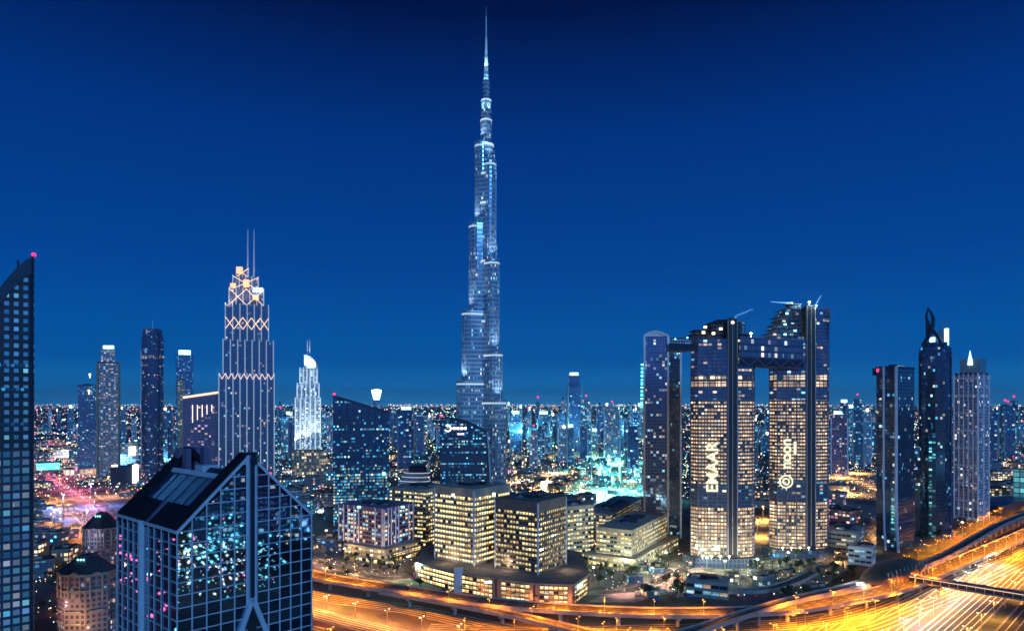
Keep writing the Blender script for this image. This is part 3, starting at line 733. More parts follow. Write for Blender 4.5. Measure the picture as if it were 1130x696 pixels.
def twin(name, label, xl, x1, x2, xr, D, ytop, ymain, writing):
    c0 = [gx(xl, D+8), gx(x1, D-2), gx(x2, D-2), gx(xr, D+8)]
    P = [(c0[0], D+10), (c0[0]+5, D+2), (c0[1], D-2), (c0[2], D-2), (c0[3]-5, D+2), (c0[3], D+10), (c0[3]*(D+34)/D-5, D+34), (c0[0]*(D+34)/D+5, D+34)]
    t = thing('tower', label, 'tower', (c0[1], D, 0)); zm = gz(ymain, D); zt = gz(ytop, D)
    fh = 3.6; nfl = int(zm/fh); zl = gz(441, D)
    warm = win('twin warm facade', 2.9, fh, .26, .34, (.2, .17, .16), (.04, .04, .045), 1.2, [(1, .6, .3), (1, .7, .4), (1, .82, .55), (1, .56, .28)], 1.3, .12, .15, 0, clump=.45, bmin=.34)
    blue = win('twin dark facade', 4.4, fh, .2, .4, (.1, .1, .15), (.03, .06, .12), .24, [(.6, .9, 1), (1, .8, .6), (.2, .7, 1), (1, .7, .45)], 1.1, .6, .12, .3)
    gold = win('twin upper lit facade', 5.2, 7.2, .2, .3, (.2, .16, .14), (.05, .05, .05), .85, [(1, .6, .35), (1, .75, .5), (1, .68, .4)], 1.6, .1, .15, 0, clump=.3)
    z_b0, z_b1 = 58, 80
    MB().prism(P, 0, z_b0, 0, 1, cw=2.9, top=False).build('lower_facade', warm, t)
    MB().prism(P, z_b0, z_b1, 0, 1, cw=4.4, top=False).build('mechanical_floors', blue, t)
    MB().prism(P, z_b1, zl, 0, 1, cw=2.9, top=False, v0=z_b1).build('middle_facade', warm, t)
    zu0, zu1 = gz(428, D), gz(414, D)
    MB().prism(P, zl, zu0, 0, 1, cw=4.4, top=False).build('upper_facade', blue, t)
    MB().prism(P, zu0, zu1, 0, 1, cw=5.2, top=False, v0=zu0).build('lit_upper_floors', gold, t)
    MB().prism(P, zu1, zm, 0, 1, cw=4.4).build('upper_facade', blue, t)
    k = 1
    while k*fh*1.0 < zm-2:
        z = k*fh
        MB().prism(offset(P, .55), z-.4, z+.4, 0, 0, bot=True).build('floor_slab', M['brown'], t); k += 1
    fins = MB()
    for a, b, tg, nr, vis in edges(P[:]):
        if not vis: continue
        L = (b-a).length; nb = max(1, int(L/8.8))
        for i in range(nb+1):
            q = a+tg*(L*i/nb)+nr*.3; fins.bar((q.x, q.y, 10), (q.x, q.y, zm-12), .7, .9)
    fins.build('facade_fins', M['purple'], t)
    slot = MB(); slot.box(c0[1]+.6, D-3.2, 0, c0[2]-.6, D+4, zt+1, 0); slot.build('lift_core', M['umber'], t)
    for x in (c0[1]+.8, (c0[1]+c0[2])/2, c0[2]-.8):
        q = MB(); q.bar((x, D-3.5, 12), (x, D-3.5, zt), .35, .5); q.build('core_rail', M['lilac'], t)
    # unfinished top storeys: open slabs on columns round dark cores
    def frame(xa, xb, ya, yb, d0, d1, open_=True):
        z0_, z1_ = gz(yb, D), gz(ya, D); X0, X1 = gx(xa, D), gx(xb, D); n_ = max(1, round((z1_-z0_)/4.2)); hh = (z1_-z0_)/n_; q = MB()
        q.box(X0+2.5, D+d0+3, z0_+.02, X1-2.5, D+d1-2, z1_, 0); q.build('crown_core', blue if not open_ else M['navy'], t)
        for k in range(n_):
            q = MB(); q.box(X0, D+d0, z0_+(k+1)*hh-.7, X1, D+d1, z0_+(k+1)*hh+.02, 0)
            m_ = max(2, int((X1-X0)/5))
            for i in range(m_+1): x_ = X0+.6+(X1-X0-1.2)*i/m_; q.bar((x_, D+d0+.6, z0_+k*hh+.03), (x_, D+d0+.6, z0_+(k+1)*hh-.7), .6)
            q.build('open_storey', M['umber'], t)
    if writing == 'first':
        frame(764, 832, 368, ymain, 2, 30); frame(768, 787, 363, 368, 4, 26); frame(785, 823, 355, 368, 0, 28); frame(793, 815, 352, 355, 4, 20)
    else:
        frame(852, 915, 366, ymain, 2, 30, False); frame(857, 916, 357, 366, 1, 30, False); frame(862, 917, 348, 357, 1, 30, False); frame(867, 917, ytop+2, 348, 1, 30, False); frame(873, 887, ytop-4, ytop+2, 6, 20)
        q = MB(); q.prism([(gx(899.5, D), D-3), (gx(917.5, D), D+4), (gx(916, D), D+30), (gx(900, D), D+26)], gz(404, D), gz(ytop+2.5, D), 0, 1, cw=4.4); q.build('upper_overhang', [blue, M['navy']], t)
    pod = MB(); pod.prism(offset(P, 7), 0, 9, 0, 1, cw=4); pod.build('podium', [win('dark podium front', 4, 4.5, .3, .3, (.08, .09, .15), (.03, .05, .1), .15, TEAL, .8), M['roof']], t)
    for k in range(4):
        x = c0[0]+6+(c0[1]-c0[0]-6)*k/3; q = MB(); q.lathe(x, D-9.4, [(.25, 9), (.25, 11), (.9, 11.2), (1.3, 12.2), (0, 12.9)], 8); fl_ = q.build('flood_lamp', M['whitelamp'], t)
    if writing == 'first':
        e, f_ = Vector(P[1]), Vector(P[2]); tg = (f_-e).normalized(); nr = Vector((tg.y, -tg.x)); s = (gx(791.5, D)-P[1][0])/(P[2][0]-P[1][0]); o = e+(f_-e)*s+nr*.9
        place_vertical(text_mesh('EMAAR', 15.4, .4), t, (o.x, o.y, gz(543, D)), tg, nr, M['sign'])
    else:
        e, f_ = Vector(P[1]), Vector(P[2]); tg = (f_-e).normalized(); nr = Vector((tg.y, -tg.x)); s = (gx(872.5, D)-P[1][0])/(P[2][0]-P[1][0]); o = e+(f_-e)*s+nr*.9
        place_vertical(text_mesh('noon', 15, .4), t, (o.x, o.y, gz(517, D)), tg, nr, M['sign'])
        s = (gx(867.5, D)-P[1][0])/(P[2][0]-P[1][0]); o = e+(f_-e)*s+nr*.9; lg = MB(); cz = gz(531, D)
        for r0, r1, n_ in ((5.6, 7.0, 24), (2.3, 3.8, 18)):
            for k in range(n_):
                a0, a1 = 2*math.pi*k/n_, 2*math.pi*(k+1)/n_
                def pt(r, a, d): return (o.x+tg.x*r*math.cos(a)+nr.x*d, o.y+tg.y*r*math.cos(a)+nr.y*d, cz+r*math.sin(a))
                lg.face([pt(r0, a0, .4), pt(r1, a0, .4), pt(r1, a1, .4), pt(r0, a1, .4)][::1]); lg.face([pt(r1, a0, 0), pt(r1, a1, 0), pt(r1, a1, .4), pt(r1, a0, .4)])
        for k in range(7):
            a = math.pi*(.55+k*.16); p0 = (o.x+tg.x*7.6*math.cos(a)+nr.x*.3, o.y+tg.y*7.6*math.cos(a)+nr.y*.3, cz+7.6*math.sin(a)); p1 = (o.x+tg.x*9*math.cos(a)+nr.x*.3, o.y+tg.y*9*math.cos(a)+nr.y*.3, cz+9*math.sin(a)); lg.bar(p0, p1, .9, .4)
        lg.build('emblem', M['sign'], t)
        q = MB(); b0 = Vector(P[1])+(Vector(P[2])-Vector(P[1]))*((gx(877, D)-P[1][0])/(P[2][0]-P[1][0]))+nr*.7; q.bar((b0.x, b0.y, gz(501, D)), (b0.x, b0.y, gz(487, D)), 2.6, .5); q.build('lit_panel', M['sign'], t)
    SKY[writing] = (P, zm, zt, t); return t
T1 = twin('tower', 'left one of the bridge linked twin towers, with vertical lettering in five tall capitals', 763, 802, 814, 833, 652, 353, 374, 'first')
T2 = twin('tower', 'right taller one of the bridge linked twin towers, with ring emblem and lower case lettering', 850, 889, 900, 915, 690, 338, 374, 'second')
def bridge():
    P1, zm, zt, _ = SKY['first']; P2 = SKY['second'][0]
    z0, z1 = 197, 224
    t = thing('sky_bridge', 'dark three storey sky bridge spanning between the two towers high above ground', 'bridge', ((P1[5][0]+P2[0][0])/2, 680, z0))
    fac = win('bridge facade', 4.5, 6.5, .18, .35, (.08, .08, .12), (.04, .06, .1), .42, [(.8, .92, 1), (1, .85, .75), (.4, .8, 1)], .95, .2, .15)
    q = [(gx(816, 648), 645.5), (gx(886, 684), 683), (gx(886, 684)+4, 712), (gx(816, 648)+4, 676)]
    MB().prism(q, z0+7.5, z1, 0, 1, cw=4.5, bot=True, v0=z0+7.5).build('enclosed_floors', [fac, M['navy']], t)
    MB().prism(offset(q, .5), z0, z0+7.45, 0, 0, bot=True).build('truss_deck', M['navy'], t)
    MB().prism(offset(q, .4), z1, z1+1.4, 0, 0).build('roof_edge', M['purple'], t)
    tr = MB(); a, b = Vector(q[0]), Vector(q[1]); nr = Vector(((b-a).y, -(b-a).x)).normalized()*.8
    for k in range(8):
        u, v = a+(b-a)*(k/8)+nr, a+(b-a)*((k+1)/8)+nr; tr.bar((u.x, u.y, z0+.2 if k % 2 else z0+7), (v.x, v.y, z0+7 if k % 2 else z0+.2), .6)
    tr.build('truss', M['purple'], t)
    x = (a+b)/2; beac = MB(); beac.lathe(gx(830, 665), 668, [(.3, z1+1.4), (.3, z1+5), (1.3, z1+5.5), (1.5, z1+6.5), (0, z1+8)], 8); beac.build('work_light', M['whitelamp'], t)
    point_light('work_light_beam', t, (gx(830, 665), 664, z1+7), 4e4, (.7, 1, .85), .6)
    d = thing('observation_deck', 'dark cantilevered observation deck jutting left from the first linked tower', 'observation deck', (P1[0][0], 664, z0))
    q2 = [(gx(738, 655), 652), (P1[0][0]-.3, 660), (P1[0][0]-.3, 686), (gx(738, 655)+2, 678)]
    MB().prism(q2, gz(386, 655), gz(379, 655), 0, 0, bot=True).build('deck', M['navy'], d)
    rl = MB(); 
    for z in (gz(378, 655), gz(375, 655)): rl.bar(q2[0]+(z,), q2[1]+(z,), .5)
    for k in range(9):
        p = Vector(q2[0])+(Vector(q2[1])-Vector(q2[0]))*(k/8); rl.bar((p.x, p.y, gz(379, 655)), (p.x, p.y, gz(374, 655)), .4)
    rl.build('railing', M['lilac'], d)
    p = Vector(q2[0])*.6+Vector(q2[1])*.4; hut = MB(); hut.prism([(p.x-5, p.y+4), (p.x+9, p.y+6), (p.x+9, p.y+14), (p.x-5, p.y+12)], gz(379, 655), gz(372, 655), 0, 0); hut.build('deck_cabin', M['dark'], d)
    q = MB(); q.octa((q2[0][0]+6, q2[0][1]+1, gz(374, 655)), .9); q.octa((q2[1][0]-4, q2[1][1]-1, gz(372, 655)), 1.1); q.build('work_lamps', M['teallamp'], d)
bridge()
def crane(label, base, jib_end, back, hmast):
    t = thing('tower_crane', label, 'crane', base)
    b = Vector(base); top = b+Vector((0, 0, hmast))
    m = MB()
    for dx, dy in ((-.8, -.8), (.8, -.8), (.8, .8), (-.8, .8)): m.bar((b.x+dx, b.y+dy, b.z), (b.x+dx, b.y+dy, top.z), .35)
    for k in range(int(hmast/1.6)): z = b.z+k*1.6; s = 1 if k % 2 else -1; m.bar((b.x-.8*s, b.y-.8, z), (b.x+.8*s, b.y-.8, z+1.6), .2); m.bar((b.x-.8, b.y-.8*s, z), (b.x-.8, b.y+.8*s, z+1.6), .2)
    m.build('mast', M['steel'], t)
    J = Vector(jib_end); j = MB(); off = Vector((0, 0, 1.3))
    j.bar(top, J, .5); j.bar(top+off, J+off*.2, .35)
    for k in range(12): j.bar(top+(J-top)*(k/12)+off*(1-k/15)*(k % 2), top+(J-top)*((k+1)/12)+off*(1-k/15)*((k+1) % 2), .2)
    j.build('jib', M['steel'], t)
    B = Vector(back); c = MB(); c.bar(top, B, .8); c.bar(B, B-Vector((0, 0, 2.4)), 2.4); c.build('counterweight', M['dark'], t)
    cb = MB(); cb.box(top.x-1, top.y-2.2, top.z-2.2, top.x+1, top.y-.6, top.z, 0); cb.build('cab', M['white'], t)
z1 = SKY['first'][2]; z2 = SKY['second'][2]
crane('slender luffing crane on the left linked tower, jib pointing up right', (gx(812, 665), 668, z1), (gx(832, 665), 668, gz(341, 668)), (gx(806, 665), 668, z1+4), 5)
crane('slender luffing crane on the right linked tower, jib pointing up left', (gx(878, 700), 706, z2), (gx(853, 700), 706, gz(333, 706)), (gx(884, 700), 706, z2+4), 5)
crane('small crane on the right linked tower beside the bright roof lamp', (gx(903, 700), 706, z2), (gx(909, 700), 706, gz(326, 706)), (gx(899, 700), 706, z2+3), 4)
q = MB(); X = gx(896, 688); z2 += 1; q.lathe(X, 694, [(.3, z2-4), (.3, z2+3), (1.3, z2+3.4), (1.5, z2+4.4), (0, z2+5.6)], 8); q.build('work_light', M['whitelamp'], T2)
point_light('work_light_beam', T2, (X, 686, z2+5), 5e4, (.6, 1, 1), .6)
for (x, y) in ((778, 361), (776, 367), (808, 356), (795, 363), (787, 368)):
    q = MB(); X = gx(x, 650); q.box(X-1.4, 648.6, gz(y, 650)-1, X+1.4, 649.3, gz(y, 650)+1.2, 0); q.build('lit_opening', M['whitelamp'], T1)
for (x, y) in ((868, 346), (866, 358), (866, 369), (877, 365)):
    q = MB(); X = gx(x, 688); q.box(X-1.3, 686.6, gz(y, 688)-.8, X+1.3, 687.3, gz(y, 688)+1, 0); q.build('lit_opening', M['teallamp'], T2)

# ---------------------------------------------------------------- offices in the middle
A_ = foot(480, 522.8, 562, 583, 38); B_ = foot(546.6, 593.6, 624.5, 552, 35)
pod = [gp(458, 640), gp(505, 653), gp(548, 661), gp(590, 666.5), gp(632, 668), gp(650, 655), gp(640, 628), gp(560, 610), gp(470, 620)]
def podium():
    c = center(pod); t = thing('podium_building', 'curved low brick building with glazed bays beneath the two lit office blocks', 'building', (c[0], c[1], 0))
    MB().prism(pod, 0, 16, 0, 1).build('wall', [M['brick'], M['roof']], t)
    MB().prism(offset(pod, .6), 16, 17, 0, 1, bot=True).build('roof', [M['concrete'], plain('pale roof', (.13, .125, .12), .9)], t)
    cells = []; pil = 0
    for i, (a, b, tg, nr, vis) in enumerate(edges(pod)):
        if not vis: continue
        L = (b-a).length; n = max(1, round(L/4)); w = L/n
        for k in range(4):
            for j in range(n):
                if i > 0 and j in (0, n-1): continue
                o = a+tg*(w*j+.35)+nr*.05; cells.append(((o.x, o.y, 1.2+k*3.7), (tg.x, tg.y), w-.7, 2.3))
        for s in (0, 1) if i < 4 else ():
            q = (a if s == 0 else b)+tg*(2.2 if s == 0 else -2.2)+nr*.3
            MB().prism([(q.x-tg.x*1.4, q.y-tg.y*1.4), (q.x+nr.x*1.2-tg.x*1.4, q.y+nr.y*1.2-tg.y*1.4), (q.x+nr.x*1.2+tg.x*1.4, q.y+nr.y*1.2+tg.y*1.4), (q.x+tg.x*1.4, q.y+tg.y*1.4)], 0, 17.3, 0, 0).build('brick_pier', plain('pink brick', (.42, .2, .15), .8), t)
    wall_windows(t, cells, OFFICE, (4, 4, 3, 2, 1))
    a, b = Vector(pod[1]), Vector(pod[2]); q = MB(); q.prism([(a.x-3, a.y-2.2), (a.x+4, a.y-3.6), (a.x+5, a.y), (a.x-2, a.y+1.4)], 0, 21, 0, 0); q.build('stair_tower', M['white'], t)
    q = MB(); a = Vector(pod[4]); b = Vector(pod[5]); d_ = (b-a).normalized(); nr = Vector((d_.y, -d_.x)); o = a+d_*9+nr*.6
    q.bar((o.x, o.y, 12.5), (o.x+d_.x*11, o.y+d_.y*11, 12.5), .4, 3.0); q.build('lit_sign_board', M['teallamp'], t)
    a = Vector(pod[0]); q = MB(); q.box(a.x+1, a.y-1.6, 12.3, a.x+6, a.y-.4, 14, 0); q.build('lit_sign_board', M['teallamp'], t)
    a = Vector(pod[2]); q = MB(); q.box(a.x-10, a.y+1.0, 13, a.x-3, a.y+1.5, 14.4, 0); q.build('lit_sign_board', M['crown'], t)
    for k_, (i_, f_) in enumerate(((1, .5), (2, .25), (2, .8), (3, .4), (3, .9))):
        a = Vector(pod[i_])*(1-f_)+Vector(pod[i_+1])*f_; point_light('added_front_light', t, (a.x+2, a.y-7, 6), 2.6e3, (1, .5, .18), .6)  # fill lights added to warm the brick front, no fixtures
    for x_, y_ in ((-58, 590), (-5, 566), (12, 590), (48, 566), (-28, 574)): point_light('added_roof_fill', t, (x_, y_, 24), 3.5e3, (1, .7, .42), .6)  # points added above the podium roof to lift it out of black
    point_light('sign_glow', t, (pod[0][0]+2, pod[0][1]-4, 14), 1.5e4, (.5, 1, .85), .8)
podium()
oa = office('office_block', 'left brightly lit yellow office block with white corner column above brick podium', A_, 17, gz(541, 583), 13, 3.4, 'stone', wts=(5, 5, 3, 2, 1), top_blank=6.5, fh=.56)
ob_ = office('office_block', 'right darker brown office block with blank top band above brick podium', B_, 17, gz(555, 552), 12, 3.2, 'brown', wts=(4, 3, 2, 3, 4), top_blank=8.5, fh=.5)
for x, y in ((500, 546), (545, 545)):
    Dq = 588 if x < 520 else 592; q = MB(); q.box(gx(x, Dq)-1.3, Dq-1, gz(y, Dq)-1.2, gx(x, Dq)+1.3, Dq+.5, gz(y, Dq)+1.2, 0)
    q.build('roof_flood_lamp', M['whitelamp'], oa)
q = MB(); q.box(gx(503, 599)-.9, 597.3, gz(566, 597), gx(503, 599)+.9, 598, gz(562.5, 597), 0); q.build('red_logo', M['red'], oa)
C_ = foot(374, 424, 456, 660, 32)
oc = office('office_block', 'dark office block with white vertical frames and curved podium left of the yellow offices', C_, 17, gz(562, 660), 8, 4.2, 'purple', COOL, (1, 2, 1, 2, 9), 3.5, .6, band_out=.3)
fr = MB()
for a, b, tg, nr, vis in edges(C_):
    if not vis: continue
    L = (b-a).length
    for f0 in (.12, .22, .36, .46, .82, .97):
        q = a+tg*L*f0+nr*.9; fr.bar((q.x, q.y, 17), (q.x, q.y, gz(562, 660)+1), 1.1, .8)
fr.build('white_frame', M['lilac'], oc)
lowC = foot(380, 425, 464, 648, 32)
opc = office('low_arcade', 'low pale arcade building with lit arches wrapped round the framed office block', lowC, 0, 16, 3, 5.0, 'stone', OFFICE, (2, 2, 1, 3, 3), 0, .6, plant=False, corner=False, cat='building')
q = MB(); a, b = Vector(lowC[0]), Vector(lowC[1]); nr = Vector(((b-a).y, -(b-a).x)).normalized()*1.2
for k in range(6): p = a+(b-a)*(k/6+.05)+nr; q.bar((p.x, p.y, 9.5), (p.x+(b-a).x/8, p.y+(b-a).y/8, 9.5), 1.6, .3)
q.build('red_awning', plain('red awning', (.45, .06, .05), .8), opc)
for x in (394, 443):
    q = MB(); q.box(gx(x, 668)-1.8, 676, gz(561, 668)-.4, gx(x, 668)+1.8, 677, gz(561, 668)+1.4, 0); q.build('roof_flood_lamp', M['teallamp'], oc)
D_ = foot(430, 470, 500, 735, 30)
office('office_block', 'stone office block with banded lit windows tucked behind the yellow block', D_, 0, gz(541, 735), 14, 4, 'stone', OFFICE, (2, 2, 3, 1, 4), 3, .5, corner=False)
E_ = foot(611, 626, 655, 655, 60)
office('office_block', 'narrow stone office block with glowing cornice, right of the brown block', E_, 0, gz(560, 655), 12, 3.6, 'stone', OFFICE, (2, 2, 3, 1, 3), 3, .5, corner=False)
G_ = foot(658, 697, 735, 640, 30)
og = office('office_block', 'pale stone office block with tall windows and lit eaves right of the narrow block', G_, 0, gz(586, 640), 8, 3.6, 'stone', OFFICE, (2, 2, 4, 1, 3), 2.5, .55, corner=False)
lowG = foot(645, 700, 748, 628, 32)
office('low_arcade', 'low stone arcade with lit shop fronts at the foot of the pale office block', lowG, 0, 11, 2, 4.5, 'stone', OFFICE, (2, 3, 3, 1, 2), 0, .6, plant=False, corner=False, cat='building')
H_ = foot(540, 600, 640, 780, 20)
office('office_block', 'wide low office block with dark roof behind the two lit blocks', H_, 0, gz(568, 780), 7, 4, 'concrete', OFFICE, (2, 2, 1, 2, 5), 2, .5, corner=False)
K_ = foot(640, 672, 708, 800, 25)
office('office_block', 'low office block with dark roof close to the glowing teal plaza', K_, 0, gz(568, 800), 6, 4, 'concrete', OFFICE, (2, 2, 2, 1, 5), 2, .5, corner=False)
L_ = frect(757, 803, 545, 22, .1)
office('low_hall', 'low flat roofed hall with green lit front beside the highway below the twin towers', L_, 0, 13, 2, 6, 'concrete', COOL, (3, 3, 1, 2, 3), 2, .55, plant=True, corner=False, cat='building')
Mm = frect(912, 945, 690, 40, .2)
office('warehouse', 'grey car park building with lit openings right of the twin towers', Mm, 0, 26, 5, 5, 'concrete', COOL, (1, 2, 1, 1, 5), 2, .45, corner=False, cat='building')
Mn = frect(936, 962, 655, 22, .15)
office('low_hall', 'low pale hall with a teal lit sign near the metro station', Mn, 0, 17, 3, 5, 'white', COOL, (2, 0, 2, 0, 5), 2, .45, corner=False, cat='building')

# ---------------------------------------------------------------- slanted glass towers
def slanted(label, x0, x1, D, yl, yr, fac, depth=32, sign=False, curve=False, rot=.0, flood=None):
    P = frect(x0, x1, D, depth, rot); zl, zr = gz(yl, D), gz(yr, D)
    t = thing('glass_tower', label, 'glass tower', (P[0][0], P[0][1], 0))
    e = Vector(P[1])-Vector(P[0]); Lw = e.length; e.normalize()
    def top(p): f = (Vector(p)-Vector(P[0])).dot(e)/Lw; return zl+(zr-zl)*f-(6*math.sin(math.pi*f)*(-1) if curve else 0)
    seg = [Vector(P[0])+(Vector(P[1])-Vector(P[0]))*(k/8) for k in range(9)]+[Vector(P[2])+(Vector(P[3])-Vector(P[2]))*(k/8) for k in range(9)]
    seg = [tuple(p) for p in seg]; b = MB(); zm_ = gz(yl+62, D)*.55+gz(yl+30, D)*.2; b.prism(seg, zm_, top, 0, 1, top=False); b.prism(seg, 0, zm_, 2, 1, top=False)
    for k in range(8): b.face([seg[j]+(top(seg[j]),) for j in (k, k+1, 16-k, 17-k)], None, 1)
    b.build('facade', [fac, M['navy'], glB], t)
    tr = MB(); nr = Vector((e.y, -e.x))*.4
    for k in range(8): p, q = Vector(seg[k])+nr, Vector(seg[k+1])+nr; tr.bar((p.x, p.y, top(seg[k])), (q.x, q.y, top(seg[k+1])), .8, 3.2)
    tr.build('crown_edge', M['navy'], t)
    mu = MB()
    for k in range(0, 9): p = Vector(seg[k])+nr; mu.bar((p.x, p.y, 0), (p.x, p.y, top(seg[k])-1.7), .5, .4)
    mu.build('mullions', M['navy'], t)
    if curve:
        q = MB(); p = Vector(seg[8])+nr; pts = [(p.x+e.x*(1.5+k*.7), p.y+e.y*(1.5+k*.7), top(seg[8])-k*top(seg[8])/10) for k in range(0, 9)]
        q.tube(pts, 1.1); q.build('curved_edge_fin', plain('pale fin', (.3, .6, .65), .4), t)  # plain pale fin following the curved edge
        f2 = MB(); f2.prism([seg[8], tuple(Vector(seg[8])+e*5), tuple(Vector(seg[9])+e*5), seg[9]], 0, lambda p: top(seg[8])-(0 if (Vector(p)-Vector(seg[8])).dot(e) < 1 else 60), 0, 0); f2.build('side_wing', M['navy'], t)
    beacon(t, (P[0][0]+1, P[0][1]+1, zl+2.4), 1.9)
    if sign:
        o = Vector(P[0])+nr*1.3; lg = MB()
        def at(x, y): s = (gx(x, D)-P[0][0])/e.x; q = o+e*s; return Vector((q.x, q.y, gz(y, D)))
        c = at(494.3, 472.3)
        for k in range(13):
            a0, a1 = R(205+k*22), R(205+(k+1)*22); r = 4.1
            w = 1.0+.6*math.sin(math.pi*(k+.5)/13)
            A, B = Vector((e.x*math.cos(a0), e.y*math.cos(a0), math.sin(a0)))*r+c, Vector((e.x*math.cos(a1), e.y*math.cos(a1), math.sin(a1)))*r+c; lg.bar(A, B, w, .5, up=(nr.x, nr.y, 0))
        lg.build('swirl_emblem', M['signp'], t)
        lt = MB()
        for x in (500.8, 504.8, 508.8, 512.8):
            c = at(x, 472.4)
            for k in range(10):
                a0, a1 = R(k*36), R(k*36+36); A, B = c+Vector((e.x*math.cos(a0), e.y*math.cos(a0), math.sin(a0)))*1.2, c+Vector((e.x*math.cos(a1), e.y*math.cos(a1), math.sin(a1)))*1.2; lt.bar(A, B, 1.1, .5, up=(nr.x, nr.y, 0))
            lt.bar(c+Vector((e.x*1.7, e.y*1.7, -1.8)), c+Vector((e.x*1.7, e.y*1.7, 1.9)), .8, .5)
        for x in (505.5, 507.5, 509.7, 511.4): c = at(x, 478.6); lt.bar(c+Vector((0, 0, -.9)), c+Vector((0, 0, .9)), 1.4, .5)
        c0, c1 = at(504.8, 479), at(512, 479); lt.bar(c0, c1, .8, .5)
        lt.build('sign_characters', M['signp'], t)
    for (x, y, col) in flood or ():
        s = (gx(x, D)-P[0][0])/e.x; q = Vector(P[0])+e*s+nr*2; m_ = MB(); m_.box(q.x-1.8, q.y-.9, gz(y, D)-2, q.x+1.8, q.y-.1, gz(y, D)+2, 0); m_.build('flood_lamp', M[col], t)
glA = win('slanted glass blue', 2.2, 3.8, .08, .45, (.03, .05, .1), (.015, .04, .10), .36, [(.06, .55, .9), (.15, .8, 1), (.6, .9, .85), (.08, .4, .9)], 1.15, .8, .08, .2, clump=.9, rowp=5)
glB = win('slanted glass lower', 2.2, 3.8, .08, .4, (.03, .06, .1), (.015, .05, .10), .75, [(.06, .55, .9), (.15, .8, 1), (.6, .95, .8), (.08, .45, .9), (.9, .9, .6)], 1.1, .5, .08, .2, clump=.7, rowp=2)
slanted('dark blue glass tower with slanting roof and red corner light behind the framed offices', 368, 429.5, 830, 437, 455, glA, flood=[(422.5, 523, 'teallamp')])
slanted('dark glass tower with sloping crown and glowing swirl sign in front of the needle', 486, 537, 900, 461, 477, glA, sign=True, curve=True)
# ---------------------------------------------------------------- other named towers
def crown_tower():                                       # stepped tower with lattice bands and two masts
    D = 950.0; t = thing('stepped_tower', 'stepped blue tower with orange lattice bands and two thin masts', 'tower', (gx(272, D), D, 0))
    fac = win('ribbed blue facade', 3.0, 3.6, .25, .3, (.12, .15, .22), (.03, .055, .11), .09, [(.3, .75, 1), (1, .75, .5), (.6, .85, 1), (1, .6, .4)], .9, .3, .12, .35, clump=.6)
    tiers = [(242, 303, 0, 413, 44), (246.5, 302, 413, 376, 40), (249, 296.5, 376, 336, 34), (253, 291, 336, 318, 28), (257, 285, 318, 304, 22), (261, 274, 304, 294, 14)]
    for i, (x0, x1, y0, y1, dp) in enumerate(tiers):
        P = frect(x0, x1, D+i*2.5, dp-i*1.0); zb = 0 if i == 0 else gz(y0, D); z1 = gz(y1, D)
        b = MB(); b.prism(P, zb, z1, 0, 1, cw=3.0); s = b.build('tier', [fac, M['roof']], t)
        rib = MB(); a, c = Vector(P[0]), Vector(P[1]); L = (c-a).length; tg = (c-a).normalized(); nr = Vector((tg.y, -tg.x)); n = max(2, round(L/9))
        for k in range(n+1): q = a+tg*(L*k/n)+nr*.4; rib.bar((q.x, q.y, zb), (q.x, q.y, z1+2), 1.2, 1.0)
        c2 = Vector(P[2]); nr2 = Vector(((c2-c).y, -(c2-c).x)).normalized(); n2 = 4
        for k in range(1, n2+1): q = c+(c2-c)*(k/n2)+nr2*.4; rib.bar((q.x, q.y, zb), (q.x, q.y, z1+2), 1.2, 1.0)
        rib.build('lit_ribs', M['ribglow'], s)  # light on the ribs is put in as emission of the ribs
        if i in (0, 2):
            lat = MB(); z_a, z_b = (z1-7, z1+1) if i == 0 else (gz(363, D), gz(350, D)); m = 9 if i == 0 else 5
            for k in range(m):
                u, v, w = a+tg*(L*k/m)+nr*1.1, a+tg*(L*(k+.5)/m)+nr*1.1, a+tg*(L*(k+1)/m)+nr*1.1
                if i == 0: lat.bar((u.x, u.y, z_b), (v.x, v.y, z_a), .9); lat.bar((v.x, v.y, z_a), (w.x, w.y, z_b), .9)
                else:
                    lat.bar((u.x, u.y, z_b), (w.x, w.y, z_a), .8); lat.bar((u.x, u.y, z_a), (w.x, w.y, z_b), .8)
            lat.build('lit_lattice', M['crownw'] if i else lamp('soft lattice light', (1, .72, .6), .9), t)
        if i >= 3:
            lat = MB(); m = 1 if i > 3 else 2
            for k in range(m):
                u, w = a+tg*(L*k/m)+nr*1.0, a+tg*(L*(k+1)/m)+nr*1.0; lat.bar((u.x, u.y, zb), (w.x, w.y, z1), .7); lat.bar((u.x, u.y, z1), (w.x, w.y, zb), .7)
            lat.build('lit_lattice', M['crownw'], t)
    og = MB()
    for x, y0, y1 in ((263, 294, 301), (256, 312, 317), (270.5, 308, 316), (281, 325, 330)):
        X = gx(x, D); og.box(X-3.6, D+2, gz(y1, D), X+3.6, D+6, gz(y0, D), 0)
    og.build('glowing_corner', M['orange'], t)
    s = MB(); s.box(gx(278, D), D+3, gz(322, D), gx(289, D), D+4, gz(317, D), 0); s.build('lit_sign_board', M['crown'], t)
    for x in (268.5, 275.5): m = MB(); m.tube([(gx(x, D), D+16, gz(305, D)), (gx(x, D), D+16, gz(275, D)), (gx(x, D), D+16, gz(250, D))], [1.6, 1.2, .7], 8); m.build('mast', M['lilac'], t)
    for x in (255, 270, 285): spot_light('crown_flood', t, (gx(x, D), D-14, gz(345, D)), 6e4, (1, .6, .35), 60, (gx(x, D), D+5, gz(310, D)))
crown_tower()
